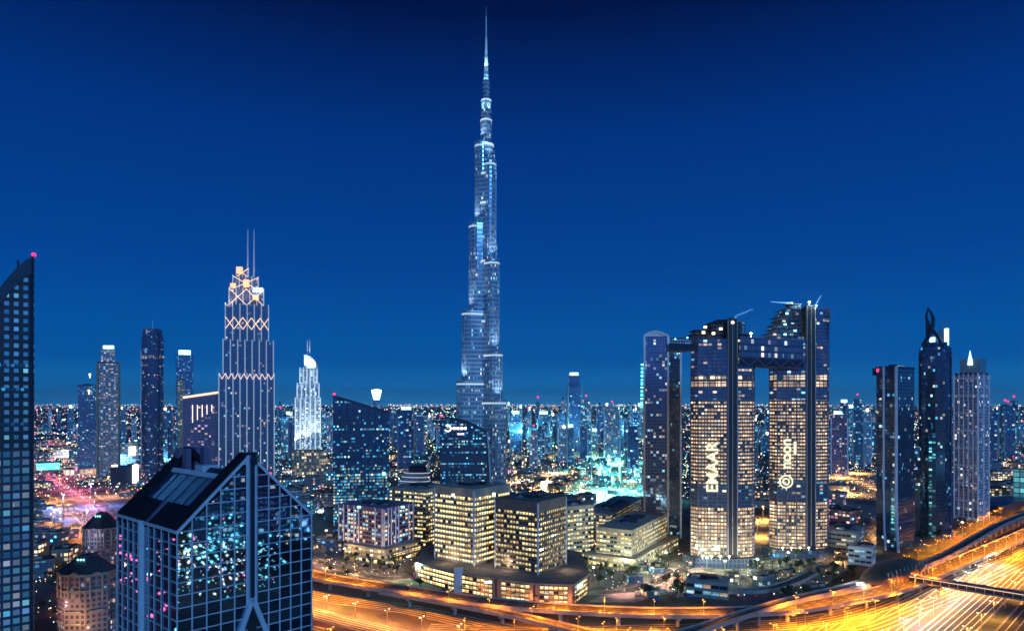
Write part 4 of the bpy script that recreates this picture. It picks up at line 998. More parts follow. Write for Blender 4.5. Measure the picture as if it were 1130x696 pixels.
def white_tower():
    D = 1300.0; t = thing('hotel_tower', 'white floodlit tower with curved sail crown and twin needles', 'tower', (gx(339, D), D, 0))
    fac = win('floodlit facade', 4, 3.8, .35, .3, (.55, .58, .6), (.06, .09, .12), .55, [(.75, .95, 1), (.9, .95, .85), (.6, .85, 1)], 1.3, .1, .2, 0, clump=.2)
    for i, (x0, x1, y0, y1) in enumerate(((326, 353.5, 560, 440), (328, 352, 440, 424), (331, 350, 424, 407))):
        P = frect(x0, x1, D+i*3, 40-i*6); zb = max(0, gz(y0, D)); z1 = gz(y1, D)
        s = MB().prism(P, zb, z1, 0, 1, cw=4).build('tier', [fac, M['white']], t)
        r = MB(); a, c = Vector(P[0]), Vector(P[1]); tg = (c-a).normalized(); nr = Vector((tg.y, -tg.x)); L = (c-a).length
        for k in range(6): q = a+tg*L*k/5+nr*.5; r.bar((q.x, q.y, zb), (q.x, q.y, z1+3), 2.2, 1.2)
        r.build('lit_rib', M['whitestrip'], s)
        MB().prism(offset(P, 1), z1-1.5, z1+1.5, 0, 0, bot=True).build('cornice', M['white'], s)
    n = 10; zc0, zc1 = gz(407, D), gz(391, D); x0, x1 = gx(334, D), gx(348.5, D); b = MB(); prof = [(x0, zc0), (x1, zc0)]+[(x0+(x1-x0)*math.cos(math.pi/2*k/n), zc0+(zc1-zc0)*math.sin(math.pi/2*k/n)) for k in range(1, n+1)]
    f = [(x, D+8, z) for x, z in prof]; k_ = [(x, D+24, z) for x, z in prof]; b.face(f); b.face(k_[::-1])
    for i in range(len(prof)): j = (i+1) % len(prof); b.face([f[i], k_[i], k_[j], f[j]])
    sa = b.build('sail_crown', M['white'], t)
    q = MB(); q.box(gx(338, D), D+6, gz(405, D), gx(347, D), D+7.5, gz(401, D), 0); q.box(gx(338, D), D+6, gz(398, D), gx(344, D), D+7.5, gz(395.5, D), 0); q.build('lit_crown_opening', M['crown'], sa)
    for x in (336.5, 339): m = MB(); m.tube([(gx(x, D), D+16, gz(400, D)), (gx(x, D), D+16, gz(374, D))], [1.5, .7], 6); m.build('needle', M['white'], t)
    P = frect(322, 360, D-40, 36)
    MB().prism(P, 0, gz(497, D-40), 0, 1, cw=4.5).build('podium', [win('warm podium', 4.5, 6, .3, .3, (.35, .3, .24), (.05, .05, .05), .6, WARM, 1.1, .2, .2), M['roof']], t)
    for x in (328, 340, 352): spot_light('facade_flood', t, (gx(x, D), D-14, 80), 1.4e5, (.8, .93, 1), 70, (gx(x, D), D+8, 190)); 
    spot_light('crown_flood', t, (gx(341, D), D-20, 222), 1.6e5, (.75, .95, 1), 60, (gx(341, D), D+8, 250))
white_tower()

def tower(name, label, poly, z1, fac, cat='tower', caps=(), roofm='navy', z0=0, group=None, cw=0):
    c = center(poly); t = thing(name, label, cat, (c[0], c[1], z0), group)
    MB().prism(poly, z0, z1, 0, 1, cw=cw).build('facade', [fac, M[roofm]], t)
    MB().prism(offset(poly, .4), z1-.8, z1+1.4, 0, 0, bot=True).build('parapet', M[roofm], t)
    roof_plant(t, poly, z1, 2)
    return t
def edge_strip(t, poly, i, z0, z1, w, mat, name='edge_fin', out=.5):
    q = Vector(poly[i])+(Vector(poly[i])-Vector(center(poly))).normalized()*out; b = MB(); b.bar((q.x, q.y, z0), (q.x, q.y, z1), w, w); return b.build(name, M[mat], t)
f_pink = win('pink apartment facade', 5, 3.4, .35, .35, (.42, .33, .3), (.06, .07, .1), .5, PINK, .8, .2, .2, 0, clump=.5)
f_round = win('navy round facade', 3, 3.8, .2, .4, (.06, .07, .12), (.02, .04, .09), .18, [(1, .7, .6), (.4, .7, 1), (.2, .6, 1)], .8, .7, .1, .2, clump=.9)
f_blue = win('blue apartment facade', 4, 3.6, .3, .4, (.1, .14, .22), (.03, .08, .16), .28, TEAL, .8, .3, .15, .2)
f_tan = win('tan apartment facade', 4.5, 3.6, .4, .4, (.4, .3, .2), (.08, .07, .07), .5, WARM, .8, .2, .2)
f_vio = win('violet hotel facade', 5, 4, .3, .35, (.2, .14, .22), (.05, .05, .09), .25, [(1, .55, .55), (.7, .5, 1), (1, .75, .5)], .7, .3, .2, 0)
f_grid = win('blue grid facade', 3.4, 3.7, .22, .3, (.13, .18, .3), (.03, .06, .14), .26, [(.7, .9, 1), (1, .85, .7), (.3, .7, 1)], .9, .5, .12, .3)
f_dark = win('black glass facade', 2.6, 3.8, .12, .22, (.03, .04, .07), (.012, .025, .06), .10, TEAL, .9, .7, .08, .2, clump=1.0)
D = 1400.0
P = frect(108, 131, D, 40); t = tower('apartment_tower', 'pinkish lit apartment tower with bright roof sign, left of the dark round tower', P, gz(400, D), f_pink, 'apartment tower', cw=5)
P2 = frect(111, 127, D+4, 30); MB().prism(P2, gz(400, D)+.2, gz(385, D), 0, 1, cw=5).build('upper_tier', [f_pink, M['navy']], t); q = MB(); q.box(gx(113, D), D+2, gz(384.5, D), gx(124, D), D+6, gz(381, D), 0); q.build('roof_sign', M['crown'], t)
for i in (0, 1): edge_strip(t, P, i, 0, gz(400, D), 4, 'stone')
q = MB(); X = gx(109.5, D); q.bar((X, D-1.2, 0), (X, D-1.2, gz(402, D)), 3.0, 1.2); q.build('lit_stair_strip', lamp('peach light strip', (1, .62, .45), .7), t)
P = frect(86, 107, 1500, 40); t = tower('apartment_tower', 'blue glass tower with white roof lamps at the left of the pink lit tower', P, gz(425, 1500), f_blue, 'apartment tower', cw=4)
q = MB(); 
for x, y in ((98.5, 413), (97.5, 431)): X = gx(x, 1495); q.lathe(X, 1497, [(.6, gz(y, 1495)-8), (.6, gz(y, 1495)-3), (2.6, gz(y, 1495)), (0, gz(y, 1495)+3)], 8)
q.build('roof_lamp', M['whitelamp'], t)
D = 1450.0; cx = gx(163, D); t = thing('round_tower', 'dark navy rounded tower with few lit floors standing taller than its neighbours', 'tower', (cx, D+20, 0))
b = MB(); b.lathe(cx, D+20, [(22, 0), (22, gz(372, D)), (20, gz(371, D)), (20, gz(363, D)), (12, gz(361.5, D))], 20); b.build('facade', f_round, t)
q = MB(); q.bar((gx(153.5, D), D+10, 0), (gx(153.5, D), D+10, gz(385, D)), 3, 3); q.build('edge_fin', M['lilac'], t); q = MB(); q.bar((gx(172.5, D), D+10, 0), (gx(172.5, D), D+10, gz(366, D)), 2, 3); q.build('edge_fin', M['navy'], t)
q = MB(); q.lathe(cx, D+20, [(22.3, gz(395.5, D)), (22.3, gz(392, D))], 20, cap=False); q.lathe(cx, D+20, [(22.3, gz(403, D)), (22.3, gz(402, D))], 20, cap=False); q.build('lit_band', win('peach floor strip', 4, 9, .4, .0, (.05, .05, .08), (.02, .03, .06), .7, [(1, .75, .65), (.8, .8, .9)], .8, 0), t)
m = MB(); m.tube([(cx, D+20, gz(362, D)), (cx, D+20, gz(352, D))], [.8, .4]); m.build('mast', M['steel'], t)
D = 1600.0; P = frect(194, 213.5, D, 40); t = tower('apartment_tower', 'pale tower with a bright lit crown behind the violet building', P, gz(392, D), f_blue, 'apartment tower', cw=4); q = MB(); q.prism(offset(P, -6), gz(392, D)+1, gz(386, D), 0, 0); q.build('lit_crown', M['crown'], t)
D = 1250.0; P = frect(196, 204, D, 30); t = tower('apartment_tower', 'narrow tan tower lit warm from top to bottom beside the violet building', P, gz(419, D), f_tan, 'apartment tower', cw=4.5)
D = 1000.0; P = frect(202, 246, D, 45)
def vtop(p): return gz(437, D) if abs(p[0]-P[0][0]) < 20 and 1 and (Vector(p)-Vector(P[0])).length < 50 and p in (P[0], P[3]) else gz(430, D)
t = thing('hotel_building', 'violet building with glowing eave and vertical light streaks beside the stepped tower', 'building', (P[0][0], P[0][1], 0))
MB().prism(P, 0, vtop, 0, 1, cw=5).build('facade', [M['purple'], M['roof']], t)
a, b = Vector(P[0]), Vector(P[1]); tg = (b-a).normalized(); nr = Vector((tg.y, -tg.x)); L = (b-a).length
ins = [tuple(a+tg*L*.1+nr*.25), tuple(a+tg*L*.97+nr*.25), tuple(a+tg*L*.97+nr*.05), tuple(a+tg*L*.1+nr*.05)]; MB().prism(ins, 0, gz(445, D), 0, 1, cw=5).build('window_wall', [f_vio, M['purple']], t)
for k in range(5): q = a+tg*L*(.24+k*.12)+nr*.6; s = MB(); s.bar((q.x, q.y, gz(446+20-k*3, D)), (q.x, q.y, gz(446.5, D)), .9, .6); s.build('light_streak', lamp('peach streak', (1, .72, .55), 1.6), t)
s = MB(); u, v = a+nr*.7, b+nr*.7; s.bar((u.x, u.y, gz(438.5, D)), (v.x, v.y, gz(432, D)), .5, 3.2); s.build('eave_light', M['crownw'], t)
s = MB(); s.prism(offset(P, 2), lambda p: vtop_off(p), lambda p: vtop_off(p)+2.2, 0, 0, bot=True) if 0 else None
# lantern tower far behind
D = 2500.0; X = gx(415.5, D); t = thing('lantern_tower', 'distant tower topped by a glowing white funnel lantern behind the slanted tower', 'tower', (X, D, 0))
MB().lathe(X, D, [(14, 0), (14, gz(441, D))], 12, m=0).build('shaft', f_blue, t); MB().lathe(X, D, [(11, gz(441, D)), (19, gz(432, D)), (19, gz(430, D)), (0, gz(429, D))], 12).build('lantern', lamp('lantern glow', (.7, 1, 1), 2.2), t)

# tall blue tower left of the twins
D = 790.0; P = frect(711, 737, D, 30, -.05); t = thing('apartment_tower', 'tall blue tower with pale rounded frame immediately left of the linked twin towers', 'apartment tower', (P[0][0], P[0][1], 0))
zt = gz(371, D); 
seg = [tuple(Vector(P[0])+(Vector(P[1])-Vector(P[0]))*(k/8)) for k in range(9)]+[P[2], P[3]]
MB().prism(P, 0, zt, 0, 1, cw=3.4).build('facade', [f_grid, M['lilac']], t)
a, b = Vector(P[0]), Vector(P[1]); tg = (b-a).normalized(); nr = Vector((tg.y, -tg.x)); L = (b-a).length
fr = MB(); pts = [a+tg*L*k/10 for k in range(11)]; zz = [zt+5.5*math.sin(math.pi*min(1, .08+k/11)) for k in range(11)]
for k in range(10): fr.bar((pts[k].x+nr.x*.8, pts[k].y+nr.y*.8, zz[k]), (pts[k+1].x+nr.x*.8, pts[k+1].y+nr.y*.8, zz[k+1]), 2.2, 2.4)
for f in (0, 1): q = a+tg*L*f+nr*.8; fr.bar((q.x, q.y, 0), (q.x, q.y, zz[0 if f == 0 else 10]), 2.2, 2.2)
fr.build('pale_frame', M['lilac'], t)
cr = MB(); fpts = [(p.x, p.y, z) for p, z in zip(pts, zz)]; back = [(p.x-nr.x*28, p.y-nr.y*28, z) for p, z in zip(pts, zz)]
for k in range(10): cr.face([fpts[k], fpts[k+1], back[k+1], back[k]]); cr.face([(pts[k].x, pts[k].y, zt+.1), (pts[k+1].x, pts[k+1].y, zt+.1), fpts[k+1], fpts[k]])
cr.build('arched_roof', M['lilac'], t)
W2 = [tuple(b+tg*.3), tuple(b+tg*15-nr*3), tuple(b+tg*15-nr*26), tuple(b+tg*.3-nr*26)]; MB().prism(W2, 0, gz(378, D), 0, 1, cw=2.6).build('dark_wing', [f_dark, M['navy']], t)
q = Vector(W2[1])+nr*.3; s = MB(); s.bar((q.x, q.y, 0), (q.x, q.y, gz(378, D)), 2.2, 2.2); s.build('edge_fin', M['lilac'], t)
for k in range(12):
    s = MB(); X = gx(709.3-.2*k*.3, D); z = gz(402+k*4.2, D); s.bar((X-1.2, D+4, z), (X+1.2, D+4, z), 2.0, 1.6+(k % 3)); s.build('hoist_lamp', M['teals'] if k % 3 else M['teallamp'], t)

# right hand group
D = 715.0; P = foot(967, 991, 1009, D, 50); t = tower('office_tower', 'black tower with two pale violet vertical fins and red roof light', P, gz(405, D), f_dark, 'office tower', cw=2.6)
a, b = Vector(P[3]), Vector(P[0]); tg = (b-a).normalized(); nr = Vector((tg.y, -tg.x)); L = (b-a).length
for f, w in ((.36, 2.2), (.93, 3.2)):
    q = a+tg*L*f+nr*1.2; s = MB(); s.tube([(q.x, q.y-4, 0), (q.x, q.y-1.2, 25), (q.x, q.y, 70), (q.x, q.y, gz(404, D))], w/2, 6); s.build('pale_fin', M['lilac'], t)
s = MB(); s.box(a.x, a.y+2, gz(405, D), a.x+10, a.y+8, gz(411, D)-2, 0); s.build('crown_block', M['navy'], t); beacon(t, (P[3][0]+1, P[3][1]-1, gz(407, D)), 1.7)
s = MB(); c = Vector(P[0])+nr*.7; d_ = Vector(P[1]); s.bar((c.x, c.y, gz(403.5, D)), (d_.x, d_.y, gz(404.5, D)), .6, .9); s.build('roof_edge_light', M['whitestrip'], t)
tl = [b-tg*7+nr*.3, b-tg*1+nr*.3, b-tg*1+nr*.05, b-tg*7+nr*.05]
MB().prism([tuple(p) for p in tl], 3, 70, 0, 1, cw=3).build('teal_lit_bay', [win('teal bay', 3, 3.6, .15, .35, (.03, .05, .07), (.02, .05, .08), .6, [(.1, .75, .85), (.3, .95, .9), (.1, .5, .8)], .9, .2), M['navy']], t)
# pointed tower
D = 790.0; xc = 1032.0; Xc = gx(xc, D); t = thing('pointed_tower', 'tall dark tower with curved crossing crown fins and lit slots', 'tower', (Xc, D, 0))
hw = (1049-1015)/2/F*D*.9; zs = gz(383, D)
Q = frect(1014, 1050, D, 34); a, b = Vector(Q[0]), Vector(Q[1]); tg = (b-a).normalized(); nr = Vector((tg.y, -tg.x)); L = (b-a).length
def pt(u, dep, z): q = a+tg*L*u-nr*dep; return (q.x, q.y, z)
oc8 = [tuple(a+tg*L*u-nr*v) for u, v in ((0, 10), (.2, 2), (.5, 0), (.8, 2), (1, 10), (1, 26), (.7, 34), (.3, 34), (0, 26))]
MB().prism(oc8, 0, zs, 0, 1, cw=2.6).build('facade', [f_dark, M['navy']], t)
MB().prism([tuple(a+tg*L*u-nr*v) for u, v in ((.12, 8), (.5, 3), (.88, 8), (.88, 28), (.12, 28))], zs+.1, gz(377, D), 0, 1, cw=2.6).build('shoulder', [f_dark, M['navy']], t)
for u in (.0, .1, .33, .68, .8, 1.0):
    v = 10-abs(.5-abs(u-.5))*20; v = max(0, v); q = pt(u, v-1.4, 0); s = MB(); s.bar(q, (q[0], q[1], zs+(3 if .1 < u < .9 else -6)), 1.1, 1.1); s.build('vertical_fin', M['navy'] if u in (.33, .68) else plain('slate fin', (.1, .13, .25), .4), t)
zt = gz(338, D)
s = MB(); s.tube([pt(.12, 6, gz(381, D)), pt(.30, 8, gz(370, D)), pt(.42, 9, gz(360, D)), pt(.44, 10, gz(350, D)), pt(.36, 11, gz(343, D)), pt(.28, 11, zt)], [2.6, 2.4, 2.2, 2.0, 1.5, .7], 8); s.build('crown_fin', M['navy'], t)
s = MB(); s.tube([pt(.72, 6, gz(381, D)), pt(.58, 8, gz(371, D)), pt(.42, 9, gz(364, D)), pt(.27, 11, gz(356, D)), pt(.22, 11, gz(347, D)), pt(.28, 11, zt)], [2.6, 2.4, 2.2, 2.0, 1.5, .7], 8); s.build('crown_fin', M['navy'], t)
def slotq(name, u0, u1, ya, yb, m, dep): 
    s = MB(); p, q = pt(u0, dep, 0), pt(u1, dep, 0); s.prism([(p[0], p[1]), (q[0], q[1]), tuple(Vector(q[:2])-nr*8), tuple(Vector(p[:2])-nr*8)], gz(ya, D), gz(yb, D), 0, 0); s.build(name, M[m], t)
slotq('lit_crown_panel', .2, .33, 377, 352, 'crown' if 0 else 'glass', 14); slotq('lit_crown_slot', .78, .92, 380, 362, 'crown', 10); slotq('crown_panel', .62, .77, 380, 362.5, 'steel', 10); slotq('lit_crown_niche', .33, .5, 377, 371, 'crown', 12)
for u, y in ((.72, 353), (.84, 351)): q = pt(u, 16, 0); s = MB(); s.tube([(q[0], q[1], gz(363, D)), (q[0], q[1], gz(y, D))], [.8, .5]); s.build('antenna', M['steel'], t)
lw = [tuple(a+tg*L*u-nr*v) for u, v in ((-.12, -3), (.04, -5), (.04, 4), (-.12, 4))]; MB().prism(lw, 0, gz(493, D), 0, 1, cw=2.6).build('lower_wing', [f_dark, M['navy']], t)
lw = [tuple(a+tg*L*u-nr*v) for u, v in ((.3, -4), (.52, -4), (.52, -.3), (.3, -.3))]; MB().prism(lw, 0, gz(478, D), 0, 1, cw=3).build('teal_stair_bay', [win('teal bay', 3, 3.6), M['navy']], t)
# gridded white tower
D = 900.0; P = foot(1053, 1079, 1091, D, 54); zt = gz(412, D); f_w = win('white grid facade', 3.6, 4.2, .3, .35, (.4, .42, .52), (.05, .08, .15), .1, [(.9, .95, 1), (.6, .85, 1), (1, .85, .8)], 1.1, .85, .12, .2, clump=.3)
t = tower('office_tower', 'pale blue gridded tower with stepped top and small spire at right', P, zt, f_w, 'office tower', cw=3.6)
P2 = [tuple(Vector(P[3])+(Vector(P[0])-Vector(P[3]))*f+(Vector(P[1])-Vector(P[0]))*g) for f, g in ((.15, .2), (.98, .2), (.98, .85), (.15, .85))]
MB().prism(P2, zt+1.5, gz(395, D), 0, 0).build('crown_block', M['steel'], t)
c = Vector(P2[0])*.5+Vector(P2[1])*.5; s = MB(); s.lathe(c.x, c.y-1, [(3, gz(402, D)), (2.4, gz(396, D)), (1.0, gz(390, D)), (0, gz(385, D))], 8); s.build('lit_spire', M['crown'], t)
a, b = Vector(P[3]), Vector(P[0]); tg = (b-a).normalized(); nr = Vector((tg.y, -tg.x)); L = (b-a).length
gr = MB()
for k in range(6): q = a+tg*L*k/5+nr*.5; gr.bar((q.x, q.y, 0), (q.x, q.y, zt+1), 1.2 if k in (0, 5) else .7, .9)
for k in range(9): z = zt-6-k*24; gr.bar((a.x+nr.x*.6, a.y+nr.y*.6, z), (b.x+nr.x*.6, b.y+nr.y*.6, z), .7, 1.6)
a2, b2 = Vector(P[0]), Vector(P[1]); nr2 = Vector(((b2-a2).y, -(b2-a2).x)).normalized()
for k in range(3): q = a2+(b2-a2)*k/2+nr2*.5; gr.bar((q.x, q.y, 0), (q.x, q.y, zt+1), 1.4, 1.0)
gr.build('pale_frame', M['frameglow'], t)  # the frame itself emits so that it looks lit
for k in (0, 2, 3, 5, 6, 8): s = MB(); z = zt-9-k*24; s.bar((a.x+tg.x*L*.15+nr.x*.9, a.y+tg.y*L*.15+nr.y*.9, z), (a.x+tg.x*L*.8+nr.x*.9, a.y+tg.y*L*.8+nr.y*.9, z), .3, 1.4); s.build('lit_band', win('white floor strip', 3.2, 3, .45, 0, (.2, .2, .25), (.05, .06, .1), .9, [(1, .9, .85), (.8, .9, 1)], 1.0, 0), t)

# ornate stone blocks lower left
def ornate(label, x0, x1, D, ytop, yroof, group=None):
    xc = (x0+x1)/2; X = gx(xc, D); w = (x1-x0)/2/F*D; z = gz(ytop, D); t = thing('apartment_block', label, 'apartment block', (X, D+w, 0))
    fac = win('ornate stone facade', 3.2, 3.6, .45, .4, (.32, .21, .21), (.05, .05, .08), .26, [(1, .65, .45), (1, .8, .6), (.5, .6, 1)], .8, .3, .2)
    n = 8; Q = [(X+w*math.cos(2*math.pi*(k+.5)/n), D+w+w*.8*math.sin(2*math.pi*(k+.5)/n)) for k in range(n)]
    MB().prism(Q, 0, z, 0, 1, cw=3.2).build('facade', [fac, M['tile']], t)
    wg = [(X-w*1.05, D+w), (X+w*1.05, D+w), (X+w*1.05, D+w*2), (X-w*1.05, D+w*2)]; MB().prism(wg, 0, z-6, 0, 1, cw=3.2).build('rear_wing', [fac, M['tile']], t)
    for zz in (z-11, z-.5): MB().prism(offset(Q, .9), zz, zz+1.2, 0, 0, bot=True).build('cornice', M['stone'], t)
    cz = gz(yroof, D); r = MB(); Q2 = offset(Q, .3)
    Q3 = [(X+(x-X)*.35, D+w+(y-D-w)*.35) for x, y in Q]
    for k in range(n): j = (k+1) % n; r.face([Q2[k]+(z+.75,), Q2[j]+(z+.75,), Q3[j]+(cz,), Q3[k]+(cz,)])
    r.face([p+(cz,) for p in Q3]); rf = r.build('roof', M['tile'], t)
    q = MB(); q.lathe(X, D+w, [(w*.3, cz+.05), (w*.3, cz+1.2), (0, cz+2)], 8); q.build('roof_lantern', M['navy'], rf)
    for k in (4, 5, 6):
        p, q_ = Vector(Q[k]), Vector(Q[(k+1) % n]); m_ = (p+q_)/2; e = (q_-p).normalized(); nr = Vector((e.y, -e.x)); wv = (q_-p).length*.28; ar = MB()
        pts = [(m_.x+e.x*wv*math.cos(math.pi*(1-i/8))+nr.x*.6, m_.y+e.y*wv*math.cos(math.pi*(1-i/8))+nr.y*.6, z-3+wv*1.2*math.sin(math.pi*i/8)) for i in range(9)]
        ar.tube(pts, .55, 6); ar.bar((pts[0][0], pts[0][1], z-16), pts[0], .9); ar.bar((pts[-1][0], pts[-1][1], z-16), pts[-1], .9); ar.build('arched_bay', M['stone'], t)
        for z2 in (12, 20, 28, 36):
            if z2 < z-18: bl = MB(); bl.bar((p.x+e.x*2+nr.x*.7, p.y+e.y*2+nr.y*.7, z2), (q_.x-e.x*2+nr.x*.7, q_.y-e.y*2+nr.y*.7, z2), 1.4, 1.0); bl.build('balcony', M['stone'], t)
    q = MB(); 
    for i in range(3): q.octa((X-2+i*2, D+w*.6, cz-1), .8)
    q.build('roof_lamp', M['teallamp'], t)
    return t, X, D, w
tA = ornate('ornate stone apartment block with dark octagonal roof in the lower left corner', 46, 108, 440, 637, 620)
point_light('court_lamp', tA[0], (tA[1]+6, tA[2]-8, 14), 9e3, (1, .6, .25), .6); point_light('court_lamp', tA[0], (tA[1]-14, tA[2]-5, 22), 6e3, (1, .6, .5), .6)
tB = ornate('smaller ornate apartment block with dark peaked roof further back on the left', 81, 120, 590, 585, 570)
point_light('court_lamp', tB[0], (tB[1], tB[2]-8, 40), 5e3, (.5, .6, 1), .6)

# ---------------------------------------------------------------- station, bridges, low roofs
def station():
    a, b = Vector((336, 578)), Vector((400, 627)); c = Vector((331, 575)); d_ = (b-a).normalized(); n_ = Vector((d_.y, -d_.x))
    t = thing('metro_station', 'metro station under a bronze shell roof beside the highway', 'station', (c.x, c.y, 0))
    hw_, hl_ = 15, 56; s = MB(); nu, nv = 20, 10
    def sp(u, v): 
        k = math.sin(math.pi*u); kk = max(.04, k)**.6; ph = math.pi*(v*1.16-.08); w = hw_*kk; 
        q = c+d_*((u-.5)*2*hl_)+n_*(w*math.cos(ph)); return (q.x, q.y, 13+11*kk*math.sin(ph)+4*(u-.3)*0)
    for i in range(nu):
        for j in range(nv): s.face([sp(i/nu, j/nv), sp((i+1)/nu, j/nv), sp((i+1)/nu, (j+1)/nv), sp(i/nu, (j+1)/nv)])
    s.build('shell_roof', plain('bronze shell', (.22, .13, .08), .45, .55), t, smooth=True)
    base = [tuple(c+d_*u+n_*v) for u, v in ((-42, 11), (42, 11), (42, -11), (-42, -11))][::-1]
    if 1:
        MB().prism(base[::1] if sum((base[i-1][0]*base[i][1]-base[i][0]*base[i-1][1]) for i in range(4)) > 0 else base[::-1], 0, 9.8, 0, 1, cw=4).build('concourse', [win('station glazing', 4, 4.5, .2, .25, (.15, .12, .1), (.05, .05, .05), .6, WARM, .8, .2), M['roof']], t)
    for k in range(11):
        q = c+d_*(-38+k*7.6)+n_*14.2; g_ = MB(); g_.bar((q.x, q.y, 10), (q.x-n_.x*2, q.y-n_.y*2, 21), .7); g_.build('roof_rib', M['concrete'], t)
    q = c-d_*54; e = MB(); e.prism([tuple(q+n_*v+d_*u) for u, v in ((-5, 4), (5, 4), (5, -4), (-5, -4))][::-1], 8, 13.6, 0, 0, bot=True); e.build('end_cabin', M['white'], t)
    for k in (-36, -12, 12, 36): p_ = c+d_*k+n_*20; point_light('added_shell_light', t, (p_.x, p_.y, 9), 7e3, (1, .5, .2), .6)  # points added to warm the highway side of the shell
    point_light('canopy_lamp', t, (q.x-6, q.y-6, 16), 6e3, (.8, .95, 1), .5)
station()
def footbridge():
    P = [Vector((329, 572, 10)), Vector((394, 509, 10)), Vector((470, 436, 10))]
    t = thing('footbridge', 'enclosed pedestrian bridge crossing the highway from the station', 'footbridge', (329, 572, 0))
    d_ = (P[2]-P[0]).normalized(); n_ = Vector((d_.y, -d_.x, 0))
    b = MB(); wallstrip(b, [P[0], P[2]], 0, 6, -1.2, 1.2); b.build('deck', M['concrete'], t)
    b = MB(); wallstrip(b, [P[0], P[2]], 0, 6.4, 4.2, .6); b.build('roof', M['purple'], t)
    b = MB(); wallstrip(b, [P[0], P[2]], 0, 4.6, .01, 4.1); b.build('glazed_walls', M['glass'], t)
    b = MB(); wallstrip(b, [P[0], P[2]], 2.6, .3, 3.2, .5); b.build('handrail_light', lamp('soft warm strip', (1, .7, .4), .9), t)
    L = (P[2]-P[0]).length
    for k in range(int(L/6)):
        q = P[0]+d_*(k*6)
        for s in (-2.8, 2.8): m = MB(); p = q+n_*s; m.bar((p.x, p.y, 10), (p.x, p.y, 14.2), .3); m.build('post', M['lilac'], t)
    for k in (1, 3, 5):
        q = P[0]+d_*(k*34); m = MB(); m.lathe(q.x, q.y, [(1.2, 0), (1.1, 8.75)], 10); m.build('pier', M['concrete'], t)
footbridge()
def terraces():
    D = 1120.0; X = gx(455, D); t = thing('terraced_building', 'round terraced building with curved white lit ledges behind the framed offices', 'building', (X, D, 0))
    for k in range(6):
        r = 30-k*1.5; z = 8+k*7; q = MB(); q.lathe(X+k*1.5, D, [(r-2, z-7), (r-2, z), (r+1, z), (r+1.4, z+1.5), (r-2, z+1.5), (0, z+1.6)], 26, sy=.7, rot=-.3); q.build('terrace', M['lilac'], t)
        q = MB(); q.lathe(X+k*1.5, D, [(r+1.3, z+.1), (r+1.6, z+1.3)], 26, sy=.7, rot=-.3, cap=False); q.build('ledge_light', lamp('ledge light', (.8, .9, 1), .5), t)
    q = MB(); q.lathe(X+9, D, [(16, 44.7), (16, 52), (12, 55), (0, 56)], 20, sy=.7); q.build('drum', M['navy'], t)
terraces()
# ---------------------------------------------------------------- far towers, named by where they stand along the skyline
ORD = ['first', 'second', 'third', 'fourth', 'fifth', 'sixth', 'seventh', 'eighth', 'ninth', 'tenth', 'eleventh', 'twelfth', 'thirteenth', 'fourteenth', 'fifteenth', 'sixteenth', 'seventeenth', 'eighteenth', 'nineteenth', 'twentieth']
FAC = [('teal windowed', win('far teal facade', 6, 5.5, .3, .4, (.08, .13, .2), (.02, .06, .12), .36, TEAL, 1.5, .35, .2, 0)),
       ('deep blue', win('far blue facade', 6, 6, .25, .4, (.07, .1, .2), (.02, .05, .13), .3, TEAL, 1.4, .6, .15, .2, clump=.9)),
       ('pale', win('far pale facade', 6, 5.5, .4, .4, (.28, .33, .4), (.05, .09, .14), .45, MIXC, 1.4, .3, .2, 0)),
       ('bright cyan lit', win('far bright facade', 6, 5.5, .3, .35, (.2, .3, .36), (.04, .1, .14), .7, TEAL, 1.6, .2, .2, 0)),
       ('violet tinted', win('far violet facade', 6, 5.5, .35, .4, (.2, .16, .26), (.05, .05, .1), .3, PINK, .8, .3, .2, 0))]
def cluster(where, group, specs):
    specs.sort(key=lambda s: (s[0]+s[1])/2); seen = {}; tot = {}
    for s in specs: tot[s[4]] = tot.get(s[4], 0)+1
    for x0, x1, D, yt, fi, cap in specs:
        nm, fac = FAC[fi]; seen[fi] = seen.get(fi, 0)+1; k = seen[fi]
        o = (ORD[k-1]+' ' if tot[fi] > 1 and k <= 20 else '')
        lab = '%s%s tower %s%s' % (o, nm, 'from the left ' if tot[fi] > 1 else '', where)
        P = frect(x0, x1, D, (x1-x0)/F*D*random.uniform(.7, 1), random.uniform(-.3, .3)); z1 = gz(yt, D)
        t = thing('high_rise', lab, 'high-rise', center(P)+(0,), group)
        b = MB(); zs = z1*random.uniform(.8, .93); b.prism(P, 0, zs, 0, 1, cw=6); Q = offset(P, -(x1-x0)/F*D*random.uniform(.07, .15)); b.prism(Q, zs, z1, 0, 1, cw=6); b.build('facade', [fac, M['navy']], t)
        c = center(P); w = (x1-x0)/F*D
        fn = MB()
        for p in P[:2]: fn.bar((p[0], p[1], 0), (p[0], p[1], zs+2), w*.08, w*.08)
        fn.build('edge_fin', M['lilac' if fi in (2, 4) else 'steel'], t)
        if cap == 'lit': MB().prism(offset(Q, -w*.08), z1, z1+D*.0045, 0, 0).build('lit_crown', M['crown'], t)
        elif cap == 'red': q = MB(); q.tube([(c[0], c[1], z1), (c[0], c[1], z1+D*.006)], w*.03); q.build('mast', M['steel'], t); beacon(t, (c[0], c[1], z1+D*.0068), D*.0015)
        elif cap == 'mast': q = MB(); q.tube([(c[0], c[1], z1), (c[0], c[1], z1+D*.013)], [w*.05, w*.02]); q.build('mast', M['steel'], t)
        elif cap == 'dot': q = MB(); q.lathe(c[0], P[0][1]-w*.1, [(w*.1, z1-D*.003), (w*.16, z1), (0, z1+D*.0015)], 8); q.build('roof_lamp', M['whitelamp'], t)
        else: MB().prism(offset(Q, -w*.22), z1, z1+D*.004, 0, 0).build('plant_room', M['navy'], t)
